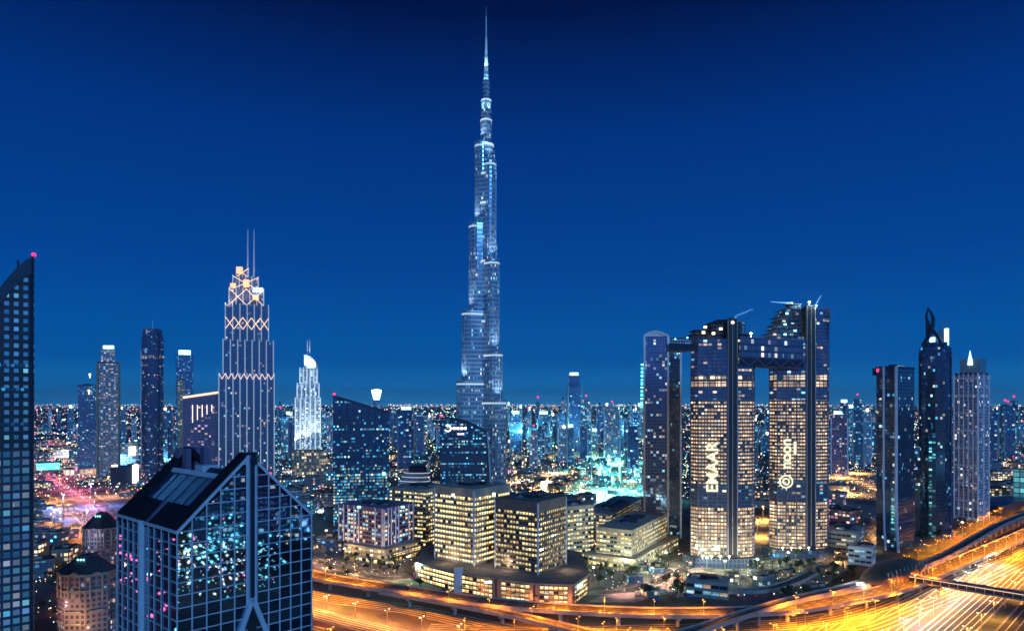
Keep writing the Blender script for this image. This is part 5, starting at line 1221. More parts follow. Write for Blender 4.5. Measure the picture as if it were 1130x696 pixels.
rnd = random.Random(5)
def rspecs(n, xa, xb, Da, Db, ya, yb, wa, wb, caps=(None, None, 'lit', None, 'red', 'mast', 'dot', None, None, 'mast')):
    out = []
    for i in range(n):
        D = rnd.uniform(Da, Db); x = xa+(xb-xa)*(i+rnd.uniform(.1, .9))/n; w = rnd.uniform(wa, wb)*(1 if D < 2400 else .75); y = ya+(yb-ya)*rnd.random()
        out.append((x-w/2, x+w/2, D, y, rnd.choice([0, 0, 1, 1, 1, 2, 3, 4] if x < 560 or x > 900 else [0, 0, 1, 1, 2, 3, 3]), rnd.choice(caps)))
    return out
cluster('between the left edge and the pink lit tower', 'far towers at the left', rspecs(7, 44, 105, 2200, 4200, 447, 466, 4, 9))
cluster('between the pink lit tower and the violet building', 'far towers behind the round tower', rspecs(6, 132, 194, 1900, 3600, 446, 468, 6, 10, (None, 'dot')))
cluster('beside the white floodlit hotel', 'far towers around the white hotel', rspecs(9, 304, 326, 1700, 3200, 445, 472, 4, 8)+rspecs(6, 354, 370, 1700, 3200, 447, 470, 4, 7))
cluster('between the slanted tower and the needle tower', 'far towers left of the needle', [(439, 457, 1500, 452, 1, 'lit')]+rspecs(15, 430, 508, 1700, 3600, 447, 474, 5, 10))
cluster('between the needle and the tall blue tower', 'far towers right of the needle', [(627, 642, 2100, 414, 1, 'lit'), (641, 652, 1900, 441, 3, 'red'), (667, 684, 1950, 448, 2, 'red'), (594, 607, 2000, 457, 3, 'lit'), (616, 628, 1800, 470, 2, 'dot')]+rspecs(40, 557, 712, 1600, 3400, 443, 487, 6, 13)+rspecs(16, 560, 706, 3200, 5200, 440, 455, 4, 7))
cluster('seen in the gap between the linked twin towers', 'far towers in the gap of the twins', rspecs(4, 832, 852, 1100, 2600, 456, 480, 6, 11))
cluster('just right of the linked twin towers', 'far towers right of the twins', [(917, 935, 1500, 457, 4, 'lit'), (941, 953, 1700, 440, 0, 'red'), (935, 944, 1900, 450, 3, 'lit')]+rspecs(13, 915, 968, 1400, 3000, 443, 480, 6, 11))
cluster('at the right edge behind the gridded tower', 'far towers at the right edge', [(1102, 1113, 2000, 446, 1, 'red'), (1113, 1124, 2200, 442, 1, 'red')]+rspecs(16, 1090, 1150, 1600, 3400, 447, 478, 6, 12)+rspecs(4, 1009, 1056, 1700, 2800, 448, 470, 6, 10))

# ---------------------------------------------------------------- low buildings filling the plain
HOUSE = [('teal lit', win('low teal facade', 5, 4.5, .35, .4, (.15, .17, .2), (.03, .05, .08), .7, TEAL, 2.0, .2, .3)),
         ('warm lit', win('low warm facade', 5, 4.5, .35, .4, (.3, .24, .18), (.05, .05, .05), .7, WARM, 2.0, .2, .3)),
         ('dim blue', win('low dim facade', 5, 4.5, .35, .4, (.12, .14, .2), (.03, .05, .08), .35, MIXC, 1.6, .2, .3)),
         ('pinkish', win('low pink facade', 5, 4.5, .35, .4, (.3, .2, .2), (.05, .05, .06), .7, PINK+[(1, .25, .5)], 1.9, .2, .3))]
placed = []
for o in list(bpy.data.objects):
    if o.parent is None and o.type == 'EMPTY': placed.append((o.location.x, o.location.y, 40 if o.location.y < 1000 else 30))
placed += [(gx(237, 208), 240, 60)]
def near_road(x, y, m):
    for P, hw in ROADS:
        for i in range(0, len(P)-1):
            a, b = P[i], P[i+1]; dx, dy = b[0]-a[0], b[1]-a[1]; L2 = dx*dx+dy*dy or 1
            k = max(0, min(1, ((x-a[0])*dx+(y-a[1])*dy)/L2))
            if (a[0]+dx*k-x)**2+(a[1]+dy*k-y)**2 < (hw+m)**2: return True
    return False
def low(where, group, n, box, hr, wr, mix, zroof='dark roof felt'):
    k = 0; tries = 0
    while k < n and tries < n*30:
        tries += 1; x, y = rnd.uniform(box[0], box[2]), rnd.uniform(box[1], box[3]); D = gd(y); X = gx(x, D)
        w, dp = rnd.uniform(*wr), rnd.uniform(*wr); r = max(w, dp)*.72
        if any((X-a)**2+(D-b)**2 < (r+c)**2 for a, b, c in placed) or near_road(X, D, r): continue
        placed.append((X, D, r)); a = rnd.uniform(-.4, .4)+(.6 if rnd.random() < .3 else 0); ca, sa = math.cos(a), math.sin(a)
        P = [(X+ca*u-sa*v, D+sa*u+ca*v) for u, v in ((-w/2, -dp/2), (w/2, -dp/2), (w/2, dp/2), (-w/2, dp/2))]
        h_ = rnd.uniform(*hr); fi = rnd.choice(mix); b = MB(); b.prism(P, 0, h_, 0, 1, cw=5); b.prism(offset(P, .3), h_-.5, h_+.9, 2, 1, bot=True)
        q = rnd.uniform(.15, .35); Q = [(X+(px_-X)*q+w*.1, D+(py-D)*q) for px_, py in P]; b.prism(Q, h_+.9, h_+3.4, 2, 1)
        if rnd.random() < .5: Q2 = [(x_-w*.3*ca, y_-w*.3*sa) for x_, y_ in Q]; b.prism([(X-w*.25+(x_-X)*.4, D+(y_-D)*.4) for x_, y_ in P], h_+.9, h_+2.2, 2, 1)
        o = b.build('low_building', [HOUSE[fi][1], M['roof'], M['concrete']], loc=(X, D, 0))
        tag(o, 'low %s flat roofed building %s' % (HOUSE[fi][0], where), 'low building', group+', '+HOUSE[fi][0]); k += 1
low('among the magenta roads at far left', 'low buildings on the left plain', 74, (25, 468, 205, 560), (6, 22), (18, 46), [0, 1, 2, 3, 3])
low('left of the gabled glass tower', 'low buildings near the left blocks', 12, (35, 560, 130, 640), (8, 18), (14, 30), [1, 2, 3])
low('below the white hotel', 'low buildings below the white hotel', 34, (296, 490, 372, 590), (8, 28), (18, 40), [0, 1, 2, 0, 2])
low('behind the framed offices', 'low buildings behind the framed offices', 40, (428, 468, 556, 545), (8, 30), (20, 44), [0, 1, 2, 1, 3])
low('in the warm quarter behind the brown office block', 'low buildings in the warm quarter', 56, (545, 496, 655, 575), (6, 20), (14, 34), [1, 1, 1, 3, 2])
low('around the glowing teal plaza', 'low buildings around the teal plaza', 34, (640, 486, 715, 572), (6, 18), (14, 34), [0, 0, 2, 1])
low('behind the construction yard of the twin towers', 'low buildings behind the twins', 16, (826, 520, 966, 590), (6, 20), (16, 34), [1, 1, 2, 3])
low('in the yard below the twin towers', 'low buildings in the yard', 26, (695, 612, 905, 656), (4, 9), (9, 20), [1, 1, 0, 2])
low('between the framed offices and the slanted tower', 'low buildings near the framed offices', 8, (340, 585, 384, 618), (5, 14), (14, 26), [1, 2, 0])
low('at the far right beyond the metro track', 'low buildings at the far right', 30, (1086, 484, 1150, 556), (8, 34), (20, 44), [0, 0, 1, 3, 2])
# lit hangar like roofs on the left plain
def shed(label, x0, x1, D, dp, h_, mat, cat='shed'):
    P = frect(x0, x1, D, dp, -.1); c = center(P); t = thing('shed', label, cat, (c[0], c[1], 0))
    MB().prism(P, 0, h_, 0, 1).build('wall', [mat, M['roof']], t); MB().prism(offset(P, 1.5), h_, h_+1.5, 0, 0, bot=True).build('roof', M['concrete'], t); return t
shed('long low shed with a glowing teal front on the left plain', 42, 66, 1600, 40, 16, MATS['teal light strip'])
shed('long low hall with bright yellow white shop fronts on the left plain', 72, 118, 1480, 40, 14, win('bright shop front', 9, 14, .25, .25, (.3, .3, .25), (.1, .1, .1), .95, [(1, .85, .5), (1, .7, .4), (1, .9, .7), (1, .6, .6)], 1.6, .0, .2, clump=.1))
t = thing('hall', 'low dark hall with two bright white end gables on the left plain', 'hall', (gx(135, 1300), 1300, 0))
MB().prism(frect(122, 154, 1300, 40), 0, 36, 0, 1).build('wall', [M['navy'], M['roof']], t)
for xa, xb in ((123, 130), (146, 153)): MB().prism(frect(xa, xb, 1296, 3), 4, 40, 0, 0).build('lit_gable', lamp('lit gable', (1, .92, .8), 1.6), t)
t = thing('hall', 'pale hall with two glowing white doors between the pink tower and round tower', 'hall', (gx(141, 1700), 1700, 0))
MB().prism(frect(131, 153, 1700, 30), 0, 60, 0, 1).build('wall', [win('hall facade', 7, 7, .3, .4, (.3, .35, .4), (.05, .08, .1), .7, TEAL, 1.0), M['roof']], t)
for xa, xb in ((134, 139), (142, 150)): MB().prism(frect(xa, xb, 1696, 3), 26, 50, 0, 0).build('glowing_door', lamp('lit gable', (1, .92, .8), 1.6), t)
t = thing('hall', 'turquoise lit box shaped hall at the right edge above the metro track', 'hall', (gx(1126, 1000), 1000, 0))
MB().prism(frect(1118, 1142, 1000, 30), 0, gz(518, 1000), 0, 1).build('wall', [win('turquoise front', 8, 8, .15, .2, (.1, .3, .3), (.05, .15, .15), .9, [(.2, .8, .75), (.15, .6, .6)], .7, 0, .3, clump=.1), M['roof']], t)
# curved dark roof at right
t = thing('curved_roof_building', 'long dark curved roof with a pale edge beyond the metro track at right', 'building', (gx(1115, 960), 960, 0))
pth = spline([gp(1086, 556, 14)+(14,), gp(1105, 551, 17)+(17,), gp(1130, 549, 18)+(18,), gp(1160, 551, 16)+(16,)]); b = MB(); wallstrip(b, [Vector(p) for p in pth], 0, 46, -14, 14); b.build('curved_roof', M['navy'], t)
b = MB(); wallstrip(b, [Vector(p) for p in pth], -23.4, .7, -.4, 1.2); b.build('pale_edge', M['lilac'], t)

# ---------------------------------------------------------------- fountain plaza with teal light
pool = MB(); c0 = (gx(673, 1400), 1400)
pool.lathe(c0[0], c0[1], [(0, .2), (75, .2)], 40, sy=1.7, cap=False); pool.f = pool.f
wm, wnn, wll, wp = newmat('pool water'); wp.inputs['Base Color'].default_value = (.02, .08, .09, 1); wp.inputs['Roughness'].default_value = .08
nz = wnn.new('ShaderNodeTexNoise'); nz.inputs['Scale'].default_value = .8; bp = wnn.new('ShaderNodeBump'); bp.inputs['Strength'].default_value = .4; wll.new(nz.outputs['Fac'], bp.inputs['Height']); wll.new(bp.outputs[0], wp.inputs['Normal'])
struct('water', pool, wm)
def mast(label, x, y, hh, energy, mat, col, group, wash=False):
    X, D = gp(x, y); t = thing('floodlight_mast', label, 'floodlight', (X, D, 0), group)
    q = MB(); q.tube([(X, D, 0), (X, D, hh)], [.5, .3], 8); q.build('pole', M['steel'], t)
    q = MB(); w_ = max(.9, D*.0016); q.box(X-w_, D-.8, hh, X+w_, D+.8, hh+w_*.8, 0); q.build('lamp_head', M[mat], t)
    if wash: point_light('floodlight', t, (X, D, hh+2), energy, col, 1.2)
    elif energy: down_light('floodlight', t, (X, D, hh-.4), energy*1.3, col, 1.2)
for x, y in ((664, 533), (678, 512), (694, 525), (700, 540), (682, 546), (668, 552), (690, 510), (660, 543), (648, 520), (655, 505), (706, 552), (672, 524)):
    mast('tall floodlight mast throwing teal light over the plaza', x, y, 34, 1.1e6, 'teallamp', (.2, 1, .85), 'teal floodlight masts of the plaza')
ft = thing('fountain', 'row of tall fountain jets glowing teal in the plaza pool', 'fountain', (c0[0], c0[1], .2))
for i in range(14):
    a = i/14*2*math.pi; X, Y = c0[0]+48*math.cos(a), c0[1]+80*math.sin(a); q = MB(); hh = 30+18*math.sin(i*1.7)
    q.tube([(X, Y, .2), (X, Y, hh*.5), (X, Y, hh*.85), (X, Y, hh)], [.7, 1.3, 1.8, .3], 7); q.build('jet', plain('foam white', (.8, .9, .9), .6), ft)
# magenta and warm pools of light on the left plain, amber in the middle
for x, y, hh, e, mat, col, lab, grp in (
    (58, 528, 40, 2.4e5, 'pinklamp', (1, .14, .35), 'pink', 'pink'), (84, 541, 40, 1.8e5, 'pinklamp', (1, .16, .3), 'pink', 'pink'), (60, 490, 44, 6e5, 'pinklamp', (1, .2, .3), 'pink', 'pink'),
    (66, 552, 36, 3e5, 'sodium', (1, .42, .2), 'amber', 'amber'), (120, 548, 34, 3e5, 'sodium', (1, .42, .2), 'amber', 'amber'), (60, 590, 30, 1.6e5, 'sodium', (1, .36, .14), 'amber', 'amber'), (96, 590, 30, 3e5, 'sodium', (1, .36, .14), 'amber', 'amber'), (48, 512, 40, 4e5, 'sodium', (1, .42, .2), 'amber', 'amber'), (120, 525, 40, 4e5, 'sodium', (1, .42, .25), 'amber', 'amber'),
    (104, 515, 40, 1.4e6, 'whitelamp', (1, .8, .6), 'white', 'white'), (150, 535, 40, 9e5, 'whitelamp', (1, .7, .6), 'white', 'white'), (85, 478, 44, 2e6, 'whitelamp', (.8, 1, 1), 'white', 'white'), (75, 503, 40, 1.2e6, 'whitelamp', (1, .85, .7), 'white', 'white'), (150, 500, 40, 1.4e6, 'teallamp', (.2, .7, 1), 'teal', 'teal'), (130, 515, 40, 1e6, 'teallamp', (.2, .5, 1), 'teal', 'teal'), (100, 560, 36, 4e5, 'teallamp', (.3, .4, 1), 'teal', 'teal'), (70, 575, 36, 3e5, 'teallamp', (.3, .4, 1), 'teal', 'teal'), (180, 507, 40, 1.4e6, 'teallamp', (.2, .7, 1), 'teal', 'teal'), (118, 497, 40, 1.4e6, 'teallamp', (.2, .7, 1), 'teal', 'teal')):  # the teal masts are added to tint the plain blue
    mast('floodlight mast with %s lamps on the left plain' % lab, x, y, hh, e, mat, col, grp+' floodlight masts of the left plain')
for x, y in ((566, 520), (588, 516), (610, 522), (632, 530), (604, 540), (570, 538), (640, 552), (585, 556), (615, 556)):
    mast('floodlight mast with amber lamps in the warm quarter behind the brown office block', x, y, 20, 4.5e5, 'sodium', (1, .6, .3), 'amber floodlight masts of the warm quarter')
for x, y in ((335, 540), (345, 565), (330, 520), (440, 560), (452, 545), (470, 570)):
    mast('floodlight mast with white lamps near the framed offices', x, y, 24, 3e5, 'whitelamp', (.9, .9, 1), 'white floodlight masts near the framed offices')
for x, y in ((926, 527), (945, 522), (842, 575), (836, 592), (935, 545), (1108, 520), (1125, 512)):
    mast('floodlight mast with amber lamps behind the right hand towers', x, y, 20, 4e5, 'sodium', (1, .5, .12), 'amber floodlight masts at the right')
for x, y in ((830, 607), (893, 614), (780, 628), (800, 632), (836, 630), (870, 622), (735, 622), (720, 640), (760, 648), (690, 632), (705, 622), (655, 640), (905, 608)):
    mast('site floodlight mast with greenish white lamps around the twin towers', x, y, 11, 2.0e4, 'whitelamp', (.9, 1, .65), 'site floodlights around the twin towers', True)
for x, y in ((566, 486), (584, 494), (600, 482), (618, 490), (634, 484), (652, 492), (664, 480), (684, 488), (700, 484), (575, 503), (626, 503), (645, 506), (692, 500)):  # masts made up to wash the far facades in teal
    mast('added tall mast casting teal light on the far towers right of the needle', x, y, 70, 2.6e6, 'teallamp', (.16, .8, 1), 'added teal masts of the far towers', True)
for x, y in ((436, 492), (452, 484), (470, 490), (488, 482), (308, 484), (318, 494), (362, 488), (922, 486), (938, 492), (954, 484), (1098, 492), (1112, 484), (1124, 494), (70, 478), (140, 484), (176, 488)):  # more made-up masts, giving distant facades a blue glow
    mast('added tall mast casting pale blue light between distant towers', x, y, 70, 2.2e6, 'teallamp', (.18, .65, 1), 'added pale blue masts between distant towers', True)
for x, y in ((560, 606), (610, 600), (640, 612), (470, 600), (540, 590), (380, 622), (410, 630), (450, 632), (360, 600), (990, 600), (1030, 590), (1062, 590)):  # masts added as warm wash for the surrounding walls
    mast('added floodlight mast washing walls between the offices with warm light', x, y, 15, 1.3e4, 'whitelamp', (1, .62, .3), 'added warm floodlights between the offices', True)

# ---------------------------------------------------------------- street lamps
def lamp_proto(label, group, hh, col, energy, mat):
    t = thing('street_lamp', label, 'street lamp', (0, 0, 0), group)
    q = MB(); q.tube([(0, 0, 0), (0, 0, hh*.6), (0, 0, hh)], [.22, .17, .12], 6); q.build('pole', M['steel'], t)
    for s in (-1, 1):
        q = MB(); q.tube([(0, 0, hh-.4), (s*1.2, 0, hh+.1), (s*2.2, 0, hh+.2)], .09, 5); a_ = q.build('arm', M['steel'], t)
        q = MB(); q.box(s*2.2-.5, -.3, hh-.02, s*2.2+.5, .3, hh+.34, 0); q.build('lamp_head', M[mat], a_)
    down_light('lamp_light', t, (0, 0, hh-.3), energy*2.0, col, .6, 152); return t
DECKS = [(via, 9), (ramp, 5), (ramp2, 5), (MPs, 6)]
def near_path(p, P, m):
    for i in range(len(P)-1):
        a, b = P[i], P[i+1]; dx, dy = b[0]-a[0], b[1]-a[1]; k = max(0, min(1, ((p.x-a[0])*dx+(p.y-a[1])*dy)/(dx*dx+dy*dy or 1)))
        if (a[0]+dx*k-p.x)**2+(a[1]+dy*k-p.y)**2 < m*m: return True
    return False
def lamps(path, step, off, z, label, group, hh, col, energy, mat, ymin=400, ymax=1100, start=5):
    pr = None
    for q, tg, nr in along(path, step, start):
        p = q+nr*off; 
        if p.y < ymin or p.y > ymax or abs(p.x) > p.y*.86+30: continue
        if any(P is not path and near_path(p, P, hw+3) for P, hw in DECKS): continue
        a = math.atan2(tg.y, tg.x)+math.pi/2
        if pr is None: pr = lamp_proto(label, group, hh, col, energy, mat); pr.location = (p.x, p.y, q.z); pr.rotation_euler = (0, 0, a)
        else: copy_tree(pr, None, (p.x, p.y, q.z), a)
OR = (1, .27, .008)
lamps(via, 34, 9.3, 0, 'double armed orange lamp on the outer parapet of the curved viaduct', 'lamps on the viaduct', 11, OR, 7e4, 'sodium')
lamps(red_way, 38, -15, 0, 'double armed orange lamp on the verge left of the red tail light carriageway', 'lamps on the highway verge', 13, OR, 8.5e4, 'sodium')
lamps(white_way, 36, -17, 0, 'double armed pale lamp on the highway median', 'lamps on the highway median', 13, (1, .88, .68), 2.6e4, 'whitelamp')
lamps(white_way, 40, 17, 0, 'double armed pale lamp on the right verge of the highway', 'lamps on the highway right verge', 13, (1, .4, .06), 2.4e4, 'whitelamp')
lamps(sweep, 34, 12.5, 0, 'double armed orange lamp beside the sweeping curved road', 'lamps on the sweeping road', 12, OR, 3.8e4, 'sodium')
lamps(sweep2, 36, 8.5, 0, 'double armed orange lamp beside the inner curved road', 'lamps on the inner road', 12, OR, 2.6e4, 'sodium')
lamps(low_orange, 32, -11.5, 0, 'double armed orange lamp beside the lower left road', 'lamps on the lower left road', 11, OR, 8.5e4, 'sodium')
lamps(low_white, 32, -10.5, 0, 'double armed pale lamp beside the lower left white road', 'lamps on the white road', 11, (1, .33, .07), 5e4, 'whitelamp')
lamps(low_inner, 32, 9, 0, 'double armed orange lamp beside the lowest road at bottom left', 'lamps on the lowest road', 11, OR, 5e4, 'sodium')
lamps(front_way, 36, -11, 0, 'double armed orange lamp beside the frontage road', 'lamps on the frontage road', 12, OR, 3.0e4, 'sodium')
lamps(ramp, 36, 5.2, 0, 'double armed orange lamp on the slip ramp', 'lamps on the ramp', 10, OR, 3e4, 'sodium')
lamps(street, 34, 7.5, 0, 'double armed rosy lamp beside the curved street', 'lamps on the curved street', 9, (1, .45, .35), 1.3e4, 'sodium', 500)
lamps(mid_street, 40, 7.5, 0, 'double armed amber lamp beside the street behind the viaduct', 'lamps on the middle street', 9, (1, .55, .3), 1.3e4, 'sodium', 500)
lamps(boul, 60, 10, 0, 'double armed amber lamp beside the boulevard', 'lamps on the boulevard', 11, (1, .5, .25), 5e4, 'sodium', 600, 1500)
lamps(pink_way2, 50, 9, 0, 'double armed amber lamp beside the second left road', 'lamps on the second left road', 12, (1, .36, .1), 3e4, 'sodium', 420, 1500)
lamps(pink_way, 55, 12, 0, 'double armed pink lamp beside the magenta road', 'lamps on the magenta road', 12, (1, .2, .3), 4e4, 'pinklamp', 420, 1700)
lamps(east_street, 40, 8, 0, 'double armed amber lamp beside the street behind the fin tower', 'lamps on the east street', 10, (1, .5, .18), 2e4, 'sodium', 600, 1500)

# ---------------------------------------------------------------- cars
def car_mesh(name, paint, rear):
    b = MB(); prof = [(-2.2, .35), (2.2, .35), (2.25, .75), (1.2, .95), (.55, 1.42), (-1.0, 1.45), (-1.8, 1.0), (-2.25, .95)]
    for s in (-.88, .88):
        f = [(x, s, z) for x, z in prof]; b.face(f if s < 0 else f[::-1], None, 0)
    for i in range(len(prof)):
        p, q = prof[i], prof[(i+1) % len(prof)]; b.face([(p[0], .88, p[1]), (q[0], .88, q[1]), (q[0], -.88, q[1]), (p[0], -.88, p[1])], None, 1 if i in (3, 5) else 0)
    for s in (-.6, .6): b.box(2.2, s-.24, .55, 2.34, s+.24, .85, 2); b.box(-2.36, s-.24, .65, -2.22, s+.24, .92, 3)
    for x in (-1.4, 1.4):
        for s in (-.86, .86): b.lathe(0, 0, [], 3) if 0 else b.box(x-.32, s-.1, 0.01, x+.32, s+.1, .62, 4)
    return b.mesh(name, [paint, M['glass'], M['head'], M['tail'], M['dark']])
CAR = [car_mesh('car', plain('car paint '+n, c, .3, .3, .05), 0) for n, c in (('white', (.6, .6, .6)), ('silver', (.35, .36, .38)), ('black', (.03, .03, .035)), ('red', (.3, .03, .03)), ('sand', (.35, .28, .18)))]
PARK = []
for me in CAR: q = me.copy(); q.materials[2] = M['glass']; q.materials[3] = M['brick']; PARK.append(q)
CN = ['white', 'silver', 'black', 'red', 'sand coloured']
ncar = [0]
def cars(path, offs, z, n, dirn, where, group, ymin=440, ymax=900):
    cand = []
    for o in offs:
        s = rnd.uniform(0, 9)
        while True:
            pts = along(path, 1e6, s)
            if not pts: break
            q, tg, nr = pts[0]; p = q+nr*o
            if ymin < p.y < ymax and abs(p.x)/p.y < .80: cand.append((p, tg))
            s += rnd.uniform(8.5, 22)
    cand.sort(key=lambda c: c[0].length); 
    for p, tg in cand[:n]:
        k = rnd.choice([0, 0, 1, 1, 2, 3, 4]); o = bpy.data.objects.new('car', CAR[k]); COL.objects.link(o); o.location = (p.x, p.y, p.z+.015)
        o.rotation_euler = (0, 0, math.atan2(tg.y*dirn, tg.x*dirn)); tag(o, '%s car driving %s' % (CN[k], where), 'car', group+', '+CN[k]); ncar[0] += 1
cars(white_way, (-11.8, -8, -4, 0, 4, 8, 11.8), 0, 104, -1, 'with white headlights towards the viewer on the busy highway', 'cars on the white lit carriageway')
cars(red_way, (-10.6, -6.4, -2.1, 2.1, 6.4, 10.6), 0, 56, 1, 'away from the viewer on the red tail light carriageway', 'cars on the red lit carriageway')
cars(via, (-6, -2.2), 0, 26, 1, 'rightwards along the curved viaduct', 'cars rightbound on the viaduct'); cars(via, (2.2, 6), 0, 26, -1, 'leftwards along the curved viaduct', 'cars leftbound on the viaduct')
cars(low_white, (-6, -2, 2, 6), 0, 22, -1, 'along the bright white road at lower left', 'cars on the lower left white road'); cars(low_orange, (-7, -3, 1, 5), 0, 16, 1, 'along the orange road at lower left', 'cars on the lower left orange road')
cars(sweep, (-7, -3, 1, 5), 0, 24, 1, 'round the sweeping orange road', 'cars on the sweeping road')

for k in range(40):                                      # parked in the yards
    X, D = gp(*rnd.choice(((rnd.uniform(700, 755), rnd.uniform(645, 660)), (rnd.uniform(805, 900), rnd.uniform(626, 650)), (rnd.uniform(905, 960), rnd.uniform(590, 625)), (rnd.uniform(350, 470), rnd.uniform(628, 640)))))
    if near_road(X, D, 3) or any((X-a)**2+(D-b)**2 < (c+2)**2 for a, b, c in placed if c < 30): continue
    i = rnd.choice((0, 1, 2, 4)); o = bpy.data.objects.new('car', PARK[i]); COL.objects.link(o); o.location = (X, D, .045); o.rotation_euler = (0, 0, rnd.choice((.3, 1.87))); tag(o, '%s car parked with its lights off in the yards behind the viaduct' % CN[i], 'car', 'parked cars, '+CN[i])
cont = MB(); cont.box(-3, -1.2, 0, 3, 1.2, 2.6, 0)
for i in range(11): x = -2.7+i*.54; cont.box(x-.1, -1.27, .1, x+.1, -1.2, 2.5, 0); cont.box(x-.1, 1.2, .1, x+.1, 1.27, 2.5, 0)
cont.box(3, -1.0, .15, 3.06, -.05, 2.45, 1); cont.box(3, .05, .15, 3.06, 1.0, 2.45, 1)
CM = [cont.mesh('site_container', [plain('container '+n_, c_, .6), M['steel']]) for n_, c_ in (('blue', (.06, .12, .3)), ('white', (.55, .55, .55)), ('rust', (.3, .1, .06)))]
for k in range(34):
    X, D = gp(*rnd.choice(((rnd.uniform(700, 760), rnd.uniform(630, 662)), (rnd.uniform(805, 915), rnd.uniform(612, 655)))))
    if near_road(X, D, 5) or any((X-a)**2+(D-b)**2 < (c+3)**2 for a, b, c in placed if c < 30): continue
    i = k % 3; o = bpy.data.objects.new('site_container', CM[i]); COL.objects.link(o); o.location = (X, D, .03); o.rotation_euler = (0, 0, rnd.choice((.2, 1.77, .5))); placed.append((X, D, 4)); nm = ('blue', 'white', 'rust red')[i]
    tag(o, '%s steel container standing in the work yard below the twin towers' % nm, 'container', 'site containers, '+nm)
# ---------------------------------------------------------------- trees
leafm = [plain('leaf green', (.045, .075, .03), .8, var=.4, scale=1.5), plain('leaf olive', (.07, .08, .035), .8, var=.4, scale=1.5)]
def tree_proto(kind, hh, cr, n, seed, m):
    r = random.Random(seed); t = thing('tree', '', 'tree', (0, 0, 0)); q = MB(); q.tube([(0, 0, 0), (.2, .1, hh*.3), (.1, .2, hh*.6)], [.35, .26, .12], 7)
    for k in range(5): a = k*1.25+r.random(); q.tube([(.1, .1, hh*.32), (math.cos(a)*cr*.4, math.sin(a)*cr*.4, hh*.5), (math.cos(a)*cr*.7, math.sin(a)*cr*.7, hh*.66)], [.16, .1, .05], 5)
    q.build('trunk', M['bark'], t); f = MB(); cl = [(r.uniform(-.6, .6)*cr, r.uniform(-.6, .6)*cr, hh*r.uniform(.5, .88), cr*r.uniform(.3, .55)) for _ in range(9)]
    for k in range(n):
        c = r.choice(cl); v = Vector((r.gauss(0, 1), r.gauss(0, 1), r.gauss(0, .8))).normalized()*c[3]*r.random()**.4; p = Vector(c[:3])+v; s = r.uniform(.25, .6); a = Vector((r.gauss(0, 1), r.gauss(0, 1), r.gauss(0, 1))).normalized()*s; b = a.cross(Vector((r.random(), r.random(), r.random()))).normalized()*s
        f.face([p-a, p+b, p+a, p-b])
    f.build('crown', m, t, merge=False); return t
protos = [tree_proto('tree', 9, 3.6, 420, 1, leafm[0]), tree_proto('tree', 7, 3.2, 360, 2, leafm[1]), tree_proto('tree', 11, 4.2, 460, 3, leafm[0])]
def palm_proto(hh, seed):
    r = random.Random(seed); t = thing('palm_tree', '', 'palm tree', (0, 0, 0)); q = MB(); q.tube([(0, 0, 0), (.15, .05, hh*.5), (.3, .1, hh)], [.32, .24, .2], 7); q.build('trunk', M['bark'], t); f = MB()
    for k in range(18):
        a = k*2.399; el = r.uniform(-.1, .9); L = r.uniform(2.6, 3.4); d_ = Vector((math.cos(a), math.sin(a), 0)); sd = Vector((-d_.y, d_.x, 0)); prev = Vector((.3, .1, hh))
        for j in range(1, 6):
            u = j/5; p = Vector((.3, .1, hh))+d_*(L*u)+Vector((0, 0, L*(el*u-.9*u*u))); w = .42*(1-.7*abs(u-.4))
            f.face([prev-sd*w, prev+Vector((0, 0, .12)), p+Vector((0, 0, .1)), p-sd*w*.8-Vector((0, 0, .12))]); f.face([prev+Vector((0, 0, .12)), prev+sd*w, p+sd*w*.8-Vector((0, 0, .12)), p+Vector((0, 0, .1))]); prev = p
    f.build('crown', leafm[1], t, merge=False); return t
protos.append(palm_proto(9, 4)); used = [False]*4
def trees(where, group, pts):
    for x, y in pts:
        X, D = gp(x, y)
        if near_road(X, D, 3.5): continue
        k = rnd.choice((0, 1, 2, 3, 3, 3)); o = protos[k] if not used[k] else None; a = rnd.uniform(0, 6.28)
        if o: used[k] = True; o.location = (X, D, 0); o.rotation_euler = (0, 0, a)
        else: o = copy_tree(protos[k], None, (X, D, 0), a)
        s = rnd.uniform(.8, 1.25); o.scale = (s, s, s); kn = ['round dark green broadleaf tree', 'small olive broadleaf tree', 'tall dark green broadleaf tree', 'feathery palm tree'][k]
        tag(o, '%s %s' % (kn, where), 'palm tree' if k == 3 else 'tree', group+', '+kn)
trees('along the street before the framed offices', 'trees before the framed offices', [(rnd.uniform(350, 470), rnd.uniform(612, 636)) for _ in range(70)])
trees('on the verge between viaduct and lower roads', 'trees on the verge', [(rnd.uniform(350, 640), rnd.uniform(640, 690)) for _ in range(24)])
trees('in the yard around the pale stone offices', 'trees in the office yard', [(rnd.uniform(645, 760), rnd.uniform(612, 660)) for _ in range(50)])
trees('around the foot of the twin towers', 'trees around the twin towers', [(rnd.uniform(820, 950), rnd.uniform(606, 645)) for _ in range(70)])
trees('at the foot of the right hand towers', 'trees at the right hand towers', [(rnd.uniform(945, 1100), rnd.uniform(580, 612)) for _ in range(26)])
trees('on the traffic island inside the curved road', 'trees on the traffic island', [(rnd.uniform(860, 1010), rnd.uniform(655, 696)) for _ in range(30)])
trees('among the ornate blocks at lower left', 'trees at lower left', [(rnd.uniform(42, 130), rnd.uniform(570, 690)) for _ in range(36)])

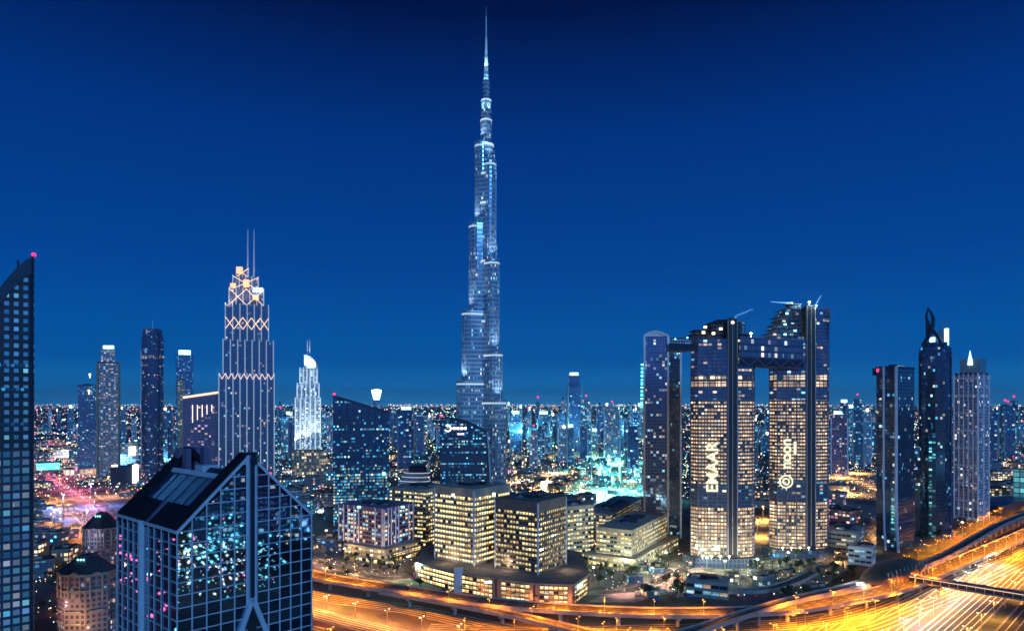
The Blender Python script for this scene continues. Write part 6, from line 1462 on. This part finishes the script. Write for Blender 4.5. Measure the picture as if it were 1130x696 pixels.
# ---------------------------------------------------------------- countless lights of the plain, one mass
pts = MB(); r2 = random.Random(77)
LM = [lamp('plain light warm', (1, .62, .25), 3.2), lamp('plain light white', (1, .92, .75), 3.2), lamp('plain light teal', (.25, .95, .95), 2.8), lamp('plain light pink', (1, .16, .4), 2.6), lamp('plain light blue', (.2, .5, 1), 2.4)]
def weights(x):
    if x < 240: return (5, 4, 2, 4, 2)
    if x < 560: return (4, 4, 4, 1, 3)
    if x < 650: return (6, 3, 4, 1, 2)
    if x < 720: return (1, 3, 9, 0, 2)
    return (6, 3, 3, 2, 2)
for k in range(13000):
    x = r2.uniform(-150, 1280); u = r2.random(); y = 448+105*u**1.5; D = gd(y); X = gx(x, D)
    if D < 700: continue
    pts.octa((X, D, r2.uniform(2, 10 if D < 3000 else 24)), max(.5, D/F*r2.choice((.25, .32, .32, .5, .75))), r2.choices(range(5), weights(x))[0])
for k in range(170):                                     # rows of lamps along far streets
    x = r2.uniform(-60, 1190); y = 449+95*r2.random()**1.2; D = gd(y); X = gx(x, D); a = r2.choice((.1, .25, 1.3, 1.65, -.2)); L = r2.uniform(120, 420)*D/1500; n_ = r2.randrange(8, 20); c = r2.choices(range(5), weights(x))[0]
    for i in range(n_):
        s_ = (i/n_-.5)*L; Y = D+math.sin(a)*s_
        if Y > 720: pts.octa((X+math.cos(a)*s_, Y, 9), max(.7, Y/F*.34), c)
for k in range(1400):                                    # the far rim of the city
    x = r2.uniform(-100, 1230); D = gd(445.9+2.4*r2.random()); pts.octa((gx(x, D), D, r2.uniform(5, 40)), D/F*r2.choice((.3, .45, .6)), r2.choices(range(5), (7, 3, 2, 2, 2))[0])
for k in range(620):                                     # path and site lights between the near blocks
    x, y = r2.choice(((r2.uniform(640, 930), r2.uniform(604, 660)), (r2.uniform(640, 930), r2.uniform(604, 660)), (r2.uniform(346, 470), r2.uniform(590, 640)), (r2.uniform(900, 1100), r2.uniform(560, 612)), (r2.uniform(40, 130), r2.uniform(560, 690))))
    X, D = gp(x, y); pts.octa((X, D, r2.uniform(.6, 4)), r2.uniform(.22, .5), r2.choices(range(5), (6, 5, 2, 1, 0))[0])
hub = [(r2.choice((r2.uniform(-.05, .75), r2.uniform(-.05, .75), math.pi+r2.uniform(-.4, .7))), 220+1900*r2.random()**1.3, r2.choice((1, 2, 2, 2, 4, 4, 3))) for _ in range(70)]
for k in range(7000):                                    # the city to either side, mirrored in the near glass
    a, rr_, c = r2.choice(hub); a += r2.gauss(0, .05); rr_ *= 1+r2.gauss(0, .09); pts.octa((math.cos(a)*rr_, -math.sin(a)*rr_*.8+100, r2.uniform(3, 40)), r2.choice((.8, 1.0, 1.3, 2.0, 3.0))*(rr_/900)**.7, c if r2.random() < .8 else r2.randrange(5))
tag(pts.build('city_lights', LM, merge=False), 'countless small lamps scattered over the plain', 'city lights', kind='stuff')

# ---------------------------------------------------------------- the quarter beyond the right and left edges, seen mirrored in the near glass
blk = MB(); r3 = random.Random(9)
for k in range(210):
    a = r3.choice((r3.uniform(-.05, .9), r3.uniform(-.05, .9), math.pi+r3.uniform(-.9, .1))); rr_ = r3.uniform(420, 1900); x, y = math.cos(a)*rr_, 60-math.sin(a)*rr_
    w = r3.uniform(10, 20); hh = r3.uniform(12, 70) if r3.random() < .75 else r3.uniform(90, 230)
    blk.prism([(x-w, y-w), (x+w, y-w), (x+w, y+w), (x-w, y+w)], 0, hh, r3.randrange(5), 5, cw=6)
tag(blk.build('city_blocks', [f[1] for f in FAC]+[M['roof']], merge=False), 'lit city blocks beyond the picture edges', 'city blocks', kind='stuff')
